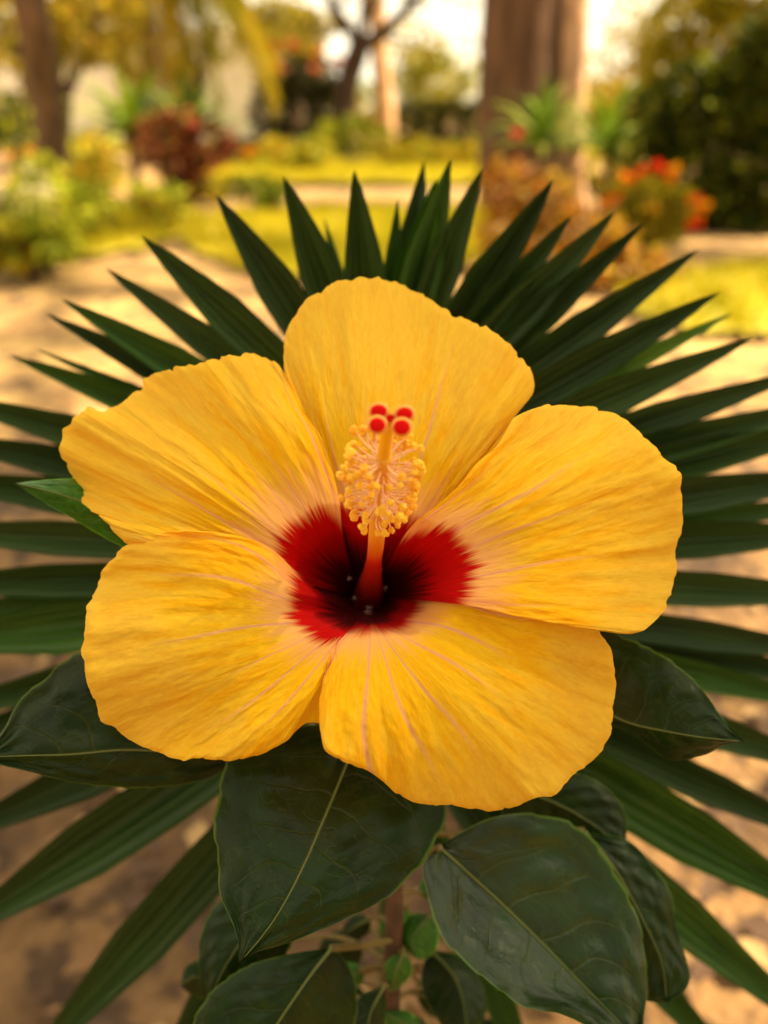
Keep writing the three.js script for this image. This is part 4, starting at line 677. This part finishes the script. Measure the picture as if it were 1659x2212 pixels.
// yuccas
yucca('left yucca with bright lit spikes above the red croton', 278, 265, 6.2, 0.46, 36, 4);
yucca('darker yucca right of the red croton top', 408, 262, 6.4, 0.42, 36, 6, 0, 1);
yucca('bright yucca in front of the thick trunk', 1165, 290, 4.9, 0.32, 36, 9);
yucca('bright yucca just right of the thick trunk', 1318, 300, 5.4, 0.42, 36, 12);
{ // red croton on the left
  const c = far(395, 365, 5.9), RED = [[0.20, 0.028, 0.012], [0.30, 0.05, 0.02], [0.10, 0.014, 0.008], [0.42, 0.14, 0.05], [0.22, 0.10, 0.02]];
  shrub('red_croton', 'croton with burgundy and red leaves left of the palm tips', 'croton', { seed: 301, n: 620, size: 0.11, palette: [...RED, [0.5, 0.2, 0.08], [0.12, 0.11, 0.02]], aspect: 0.35, clumps: [[V3(c.x, 0.27, c.z), V3(0.18, 0.16, 0.16)], [V3(c.x - 0.15, 0.40, c.z), V3(0.17, 0.15, 0.14)], [V3(c.x + 0.19, 0.38, c.z), V3(0.17, 0.13, 0.14)], [V3(c.x + 0.02, 0.50, c.z), V3(0.1, 0.09, 0.1)], [V3(c.x - 0.02, 0.16, c.z), V3(0.09, 0.12, 0.1)]] });
  const r = rng(31);
  const leftBeds = [[60, 430, 4.9, 0.26, 'pale green bush around the leaning palm foot', LIME, 0.07, 600], [250, 460, 4.7, 0.22, 'yellow green bush right of the leaning palm foot', [...LIME, ...GOLD], 0.08, 480], [70, 540, 3.7, 0.20, 'cream flecked low bush at the left edge', [...LIME, [0.5, 0.42, 0.22], [0.42, 0.36, 0.16], [0.04, 0.05, 0.01]], 0.06, 560], [330, 450, 5.2, 0.18, 'small lime bush beneath the red croton', LIME, 0.07, 320], [550, 430, 5.4, 0.16, 'single lime green plant on the lawn edge', [[0.22, 0.26, 0.02], [0.30, 0.32, 0.03]], 0.08, 260], [10, 270, 7.6, 0.34, 'dark bush at the left edge behind the palm', [...DEEP, ...LIME], 0.08, 700], [180, 380, 6.6, 0.26, 'yellowish bush behind the leaning palm', [...GOLD, ...LIME], 0.08, 500]];
  leftBeds.push([150, 500, 4.2, 0.2, 'lime bush on the near side of the leaning palm', LIME, 0.07, 420], [440, 425, 6.2, 0.2, 'yellow green bush right of the red croton foot', [...LIME, ...GOLD], 0.08, 360], [640, 335, 9.0, 0.3, 'golden low bush before the stone kerb', [...GOLD, ...LIME], 0.1, 420], [-20, 620, 3.2, 0.16, 'brownish low bush at the left edge on the sand', [...GOLD, [0.2, 0.1, 0.03], [0.1, 0.09, 0.02]], 0.05, 380], [90, 590, 3.4, 0.2, 'bright leafy bush low at the left on the sand', LIME, 0.075, 420], [330, 500, 4.6, 0.14, 'small tufted plant on the sand below the red croton', [...LIME, ...GOLD], 0.06, 220], [240, 370, 7.4, 0.28, 'olive bush behind the small coral flowers', [...OLIVE, ...LIME], 0.09, 420]);
  leftBeds.forEach(([x, y, z, s, label, pal, size, n], i) => { const q = far(x, y, z); q.y = Math.max(q.y, s * 0.7); shrub('garden_bush', label, 'bush', { seed: 320 + i, n, size, palette: pal, clumps: lumps(340 + i, q, V3(s, s * 0.7, s), 5, 0.55).map(([c2, d]) => [V3(c2.x, Math.max(c2.y, d.y * 0.7), c2.z), d]), group: 'bushes in the left beds', blooms: i === 2 ? [0, 1, 2, 3, 4, 5, 6].map(() => [V3(q.x + (r() - 0.5) * 0.45, q.y + 0.05 + r() * 0.12, q.z + (r() - 0.5) * 0.25), 0.03, CREAM, 8]) : i === 0 ? [0, 1, 2, 3, 4].map(() => [V3(q.x + (r() - 0.5) * 0.5, q.y + (r() - 0.3) * 0.2, q.z + 0.15), 0.035, CREAM, 8]) : [] }); });
}
{ // right side: dark shrub, orange flowering shrub, crotons
  const z = 4.9, F = (x, y) => far(x, y, z), c = F(1560, 250);
  const cl = [[F(1560, 330), V3(0.34, 0.36, 0.34)], [F(1470, 400), V3(0.22, 0.26, 0.28)], [F(1640, 420), V3(0.32, 0.36, 0.34)], [F(1500, 230), V3(0.24, 0.24, 0.3)], [F(1640, 200), V3(0.30, 0.26, 0.32)], [F(1720, 300), V3(0.36, 0.45, 0.36)], [F(1690, 110), V3(0.25, 0.22, 0.3)], [F(1800, 120), V3(0.36, 0.4, 0.36)], [F(1450, 300), V3(0.13, 0.16, 0.2)], [F(1590, 500), V3(0.28, 0.16, 0.25)], [F(1420, 250), V3(0.15, 0.16, 0.2)], [F(1400, 330), V3(0.12, 0.14, 0.2)], [F(1460, 490), V3(0.2, 0.16, 0.2)]];
  shrub('dark_shrub', 'large dark leafy shrub filling the right edge, its top sunlit', 'shrub', { seed: 401, n: 11000, size: 0.07, palette: [[0.035, 0.052, 0.005], [0.024, 0.036, 0.004], [0.075, 0.095, 0.007], [0.20, 0.21, 0.010]], leafM: leafy(0.25), clumps: cl, stems: 5 });
  const q = F(1395, 470), zz = 3.9, G = (x, y) => far(x, y, zz), rb = rng(91);
  const spots = [[1370, 370, SCARLET], [1400, 360, SCARLET], [1340, 385, ORANGE], [1430, 385, ORANGE], [1300, 435, ORANGE], [1478, 430, SCARLET], [1490, 460, ORANGE], [1500, 445, AMBER], [1395, 450, AMBER], [1480, 480, SCARLET], [1320, 425, ORANGE], [1440, 365, AMBER]];
  const top = (x, y) => far(x, y, 8.2);
  shrub('sunlit_top_shrub', 'added yellow green shrub standing in for the sunlit top of the large dark shrub', 'shrub', { seed: 405, n: 3200, size: 0.1, palette: [[0.42, 0.36, 0.015], [0.32, 0.30, 0.015], [0.22, 0.20, 0.012], [0.55, 0.45, 0.03]], stems: 4, clumps: [[top(1560, 90), V3(0.44, 0.36, 0.35)], [top(1640, 40), V3(0.44, 0.4, 0.35)], [top(1480, 60), V3(0.32, 0.3, 0.32)], [top(1440, 140), V3(0.24, 0.24, 0.3)], [top(1600, -60), V3(0.55, 0.35, 0.4)], [top(1400, 210), V3(0.2, 0.2, 0.26)]] });  // added: yellow leaf colours stand in for sunlight on top of the dark shrub
  const yellowing = (x, y) => far(x, y, 6.8);
  shrub('golden_bush', 'golden bush on the lawn between thick trunk and dark shrub', 'bush', { seed: 407, n: 900, size: 0.08, palette: [...GOLD, ...LIME], stems: 3, clumps: [[yellowing(1300, 370), V3(0.25, 0.14, 0.2)], [yellowing(1220, 390), V3(0.2, 0.12, 0.2)], [yellowing(1400, 340), V3(0.25, 0.2, 0.2)]] });
  const base = G(1395, 600);
  shrub('flowering_shrub', 'feathery shrub with orange and red flower heads before the dark shrub', 'shrub', { seed: 411, n: 1300, size: 0.06, aspect: 0.4, palette: [[0.52, 0.44, 0.02], [0.36, 0.36, 0.02], [0.64, 0.48, 0.03], [0.18, 0.18, 0.015]], clumps: [[G(1390, 500), V3(0.12, 0.07, 0.12)], [G(1400, 430), V3(0.13, 0.09, 0.12)], [G(1460, 440), V3(0.08, 0.08, 0.1)], [G(1340, 430), V3(0.08, 0.08, 0.1)], [G(1440, 500), V3(0.08, 0.06, 0.1)], [G(1340, 490), V3(0.07, 0.06, 0.1)]],
    blooms: spots.map(([x, y, m]) => [G(x, y).add(V3(0, 0, 0.08 + 0.05 * rb())), 0.028 + 0.012 * rb(), m, 12]) });
  const CROT = [[0.62, 0.36, 0.02], [0.62, 0.22, 0.03], [0.26, 0.09, 0.015], [0.60, 0.44, 0.03], [0.14, 0.06, 0.014], [0.70, 0.42, 0.16], [0.66, 0.5, 0.03]];
  const c1 = far(1110, 470, 3.6), c2 = far(1290, 560, 3.1);
  shrub('golden_croton', 'croton with orange and gold leaves behind the upper palm segments', 'croton', { seed: 421, n: 1100, size: 0.06, aspect: 0.42, palette: CROT, clumps: [[V3(c1.x, 0.14, c1.z), V3(0.15, 0.13, 0.12)], [V3(c1.x - 0.03, 0.30, c1.z), V3(0.12, 0.12, 0.1)], [V3(c1.x + 0.14, 0.24, c1.z), V3(0.12, 0.13, 0.1)], [V3(c1.x + 0.24, 0.14, c1.z + 0.1), V3(0.12, 0.12, 0.1)]], blooms: [[far(1115, 293, 3.6), 0.03, PINK, 14], [far(1108, 345, 3.6), 0.02, CORAL, 9], [far(1130, 378, 3.6), 0.018, CORAL, 9]] });
  shrub('golden_croton', 'low croton with brown and gold leaves right of the palm', 'croton', { seed: 423, n: 600, size: 0.055, aspect: 0.42, palette: CROT, clumps: [[V3(c2.x, 0.09, c2.z), V3(0.13, 0.09, 0.1)], [V3(c2.x + 0.16, 0.08, c2.z), V3(0.10, 0.08, 0.1)], [V3(c2.x + 0.05, 0.18, c2.z), V3(0.08, 0.07, 0.08)]] });
}
{ // out of view: the tree on the right whose crown shades the flower, and an added hedge behind the camera that darkens the leaves
  const f = at(800, 1250, 0.24), c = f.clone().addScaledVector(TO_SUN, 6.2), b = V3(c.x + 1.5, -0.1, c.z + 0.9);
  tree('overhanging_tree', 'leafy tree right of the flower, outside the view, shading it', { pts: [b, V3(b.x, 1.6, b.z), V3(b.x - 0.1, 3.0, b.z - 0.1)], r0: 0.2, r1: 0.15, bark: barkMid, seed: 30,
    limbs: [[[V3(b.x - 0.1, 2.9, b.z - 0.1), V3(b.x - 0.6, 3.8, b.z - 0.4), c.clone()], 0.11, 0.04], [[c.clone(), c.clone().add(V3(-0.3, 0.2, -1.6)), c.clone().add(V3(-0.7, 0.3, -3.7))], 0.05, 0.02], [[V3(b.x - 0.1, 2.9, b.z - 0.1), V3(b.x + 0.5, 4.0, b.z), V3(b.x + 0.9, 4.9, b.z)], 0.1, 0.04]],
    crown: leafCloud(71, 5200, [[c, V3(0.62, 0.45, 0.62)], [c.clone().add(V3(0, 0.1, 0.55)), V3(0.6, 0.4, 0.6)], [c.clone().add(V3(0.5, 0.5, 0.2)), V3(0.5, 0.4, 0.5)], [c.clone().add(V3(-0.85, 0.0, 0.3)), V3(0.35, 0.25, 0.35)], [c.clone().add(V3(-0.5, 0.2, -1.5)), V3(0.9, 0.12, 0.12)], [c.clone().add(V3(-0.9, 0.25, -2.3)), V3(0.9, 0.12, 0.16)], [c.clone().add(V3(0.5, 0.3, -2.9)), V3(0.5, 0.12, 0.14)], [c.clone().add(V3(-1.2, 0.3, -3.6)), V3(0.9, 0.12, 0.18)], [V3(b.x + 0.9, 4.9, b.z), V3(0.8, 0.6, 0.8)]], 0.14, OLIVE), leafM: denseMat });
  // a second, taller tree beyond it, whose loose sprays fleck the sand and lawn with shade
  const sprays = [[100, 615, 0.75, 0.14], [430, 640, 0.5, 0.10], [60, 835, 0.32, 0.10], [640, 424, 0.9, 0.22], [250, 570, 0.5, 0.13], [1560, 790, 0.25, 0.10], [300, 725, 0.3, 0.08], [1640, 940, 0.25, 0.09], [30, 720, 0.25, 0.07], [820, 380, 0.9, 0.3], [420, 520, 0.4, 0.13], [1480, 660, 0.35, 0.12], [160, 480, 0.6, 0.2]].map(([x, y, rx, rz]) => [ground(x, y).addScaledVector(TO_SUN, 8.2), V3(rx, 0.12, rz)]);
  const o = V3(7.4, -0.1, -4.2), fork = V3(7.3, 4.4, -4.2);
  tree('spreading_tree', 'tall loose tree far right, outside the view, flecking the sand', { pts: [o, V3(7.45, 2.2, -4.2), fork], r0: 0.24, r1: 0.18, bark: barkMid, seed: 33,
    limbs: sprays.filter((_, i) => i % 2 === 0).map(([p]) => [[fork.clone(), fork.clone().lerp(p, 0.5).add(V3(0, 0.5, 0)), p.clone()], 0.07, 0.012]),
    crown: leafCloud(75, 1400, sprays, 0.13, OLIVE) });
  const hc = []; for (let i = 0; i < 9; i++) for (let k = 0; k < 3; k++) hc.push([V3(-3.6 + i * 0.9, 0.45 + k * 0.85, 2.3 + 0.12 * Math.sin(i * 3 + k)), V3(0.62, 0.55, 0.5)]);  // clumps of the added hedge, blocking sky light from behind the camera
  shrub('added_hedge', 'added tall hedge behind the viewpoint, outside the view, holding back front light', 'hedge', { seed: 501, n: 9000, size: 0.14, palette: DEEP, leafM: denseMat, clumps: hc, stems: 9 });
}

renderer.render(scene, camera);
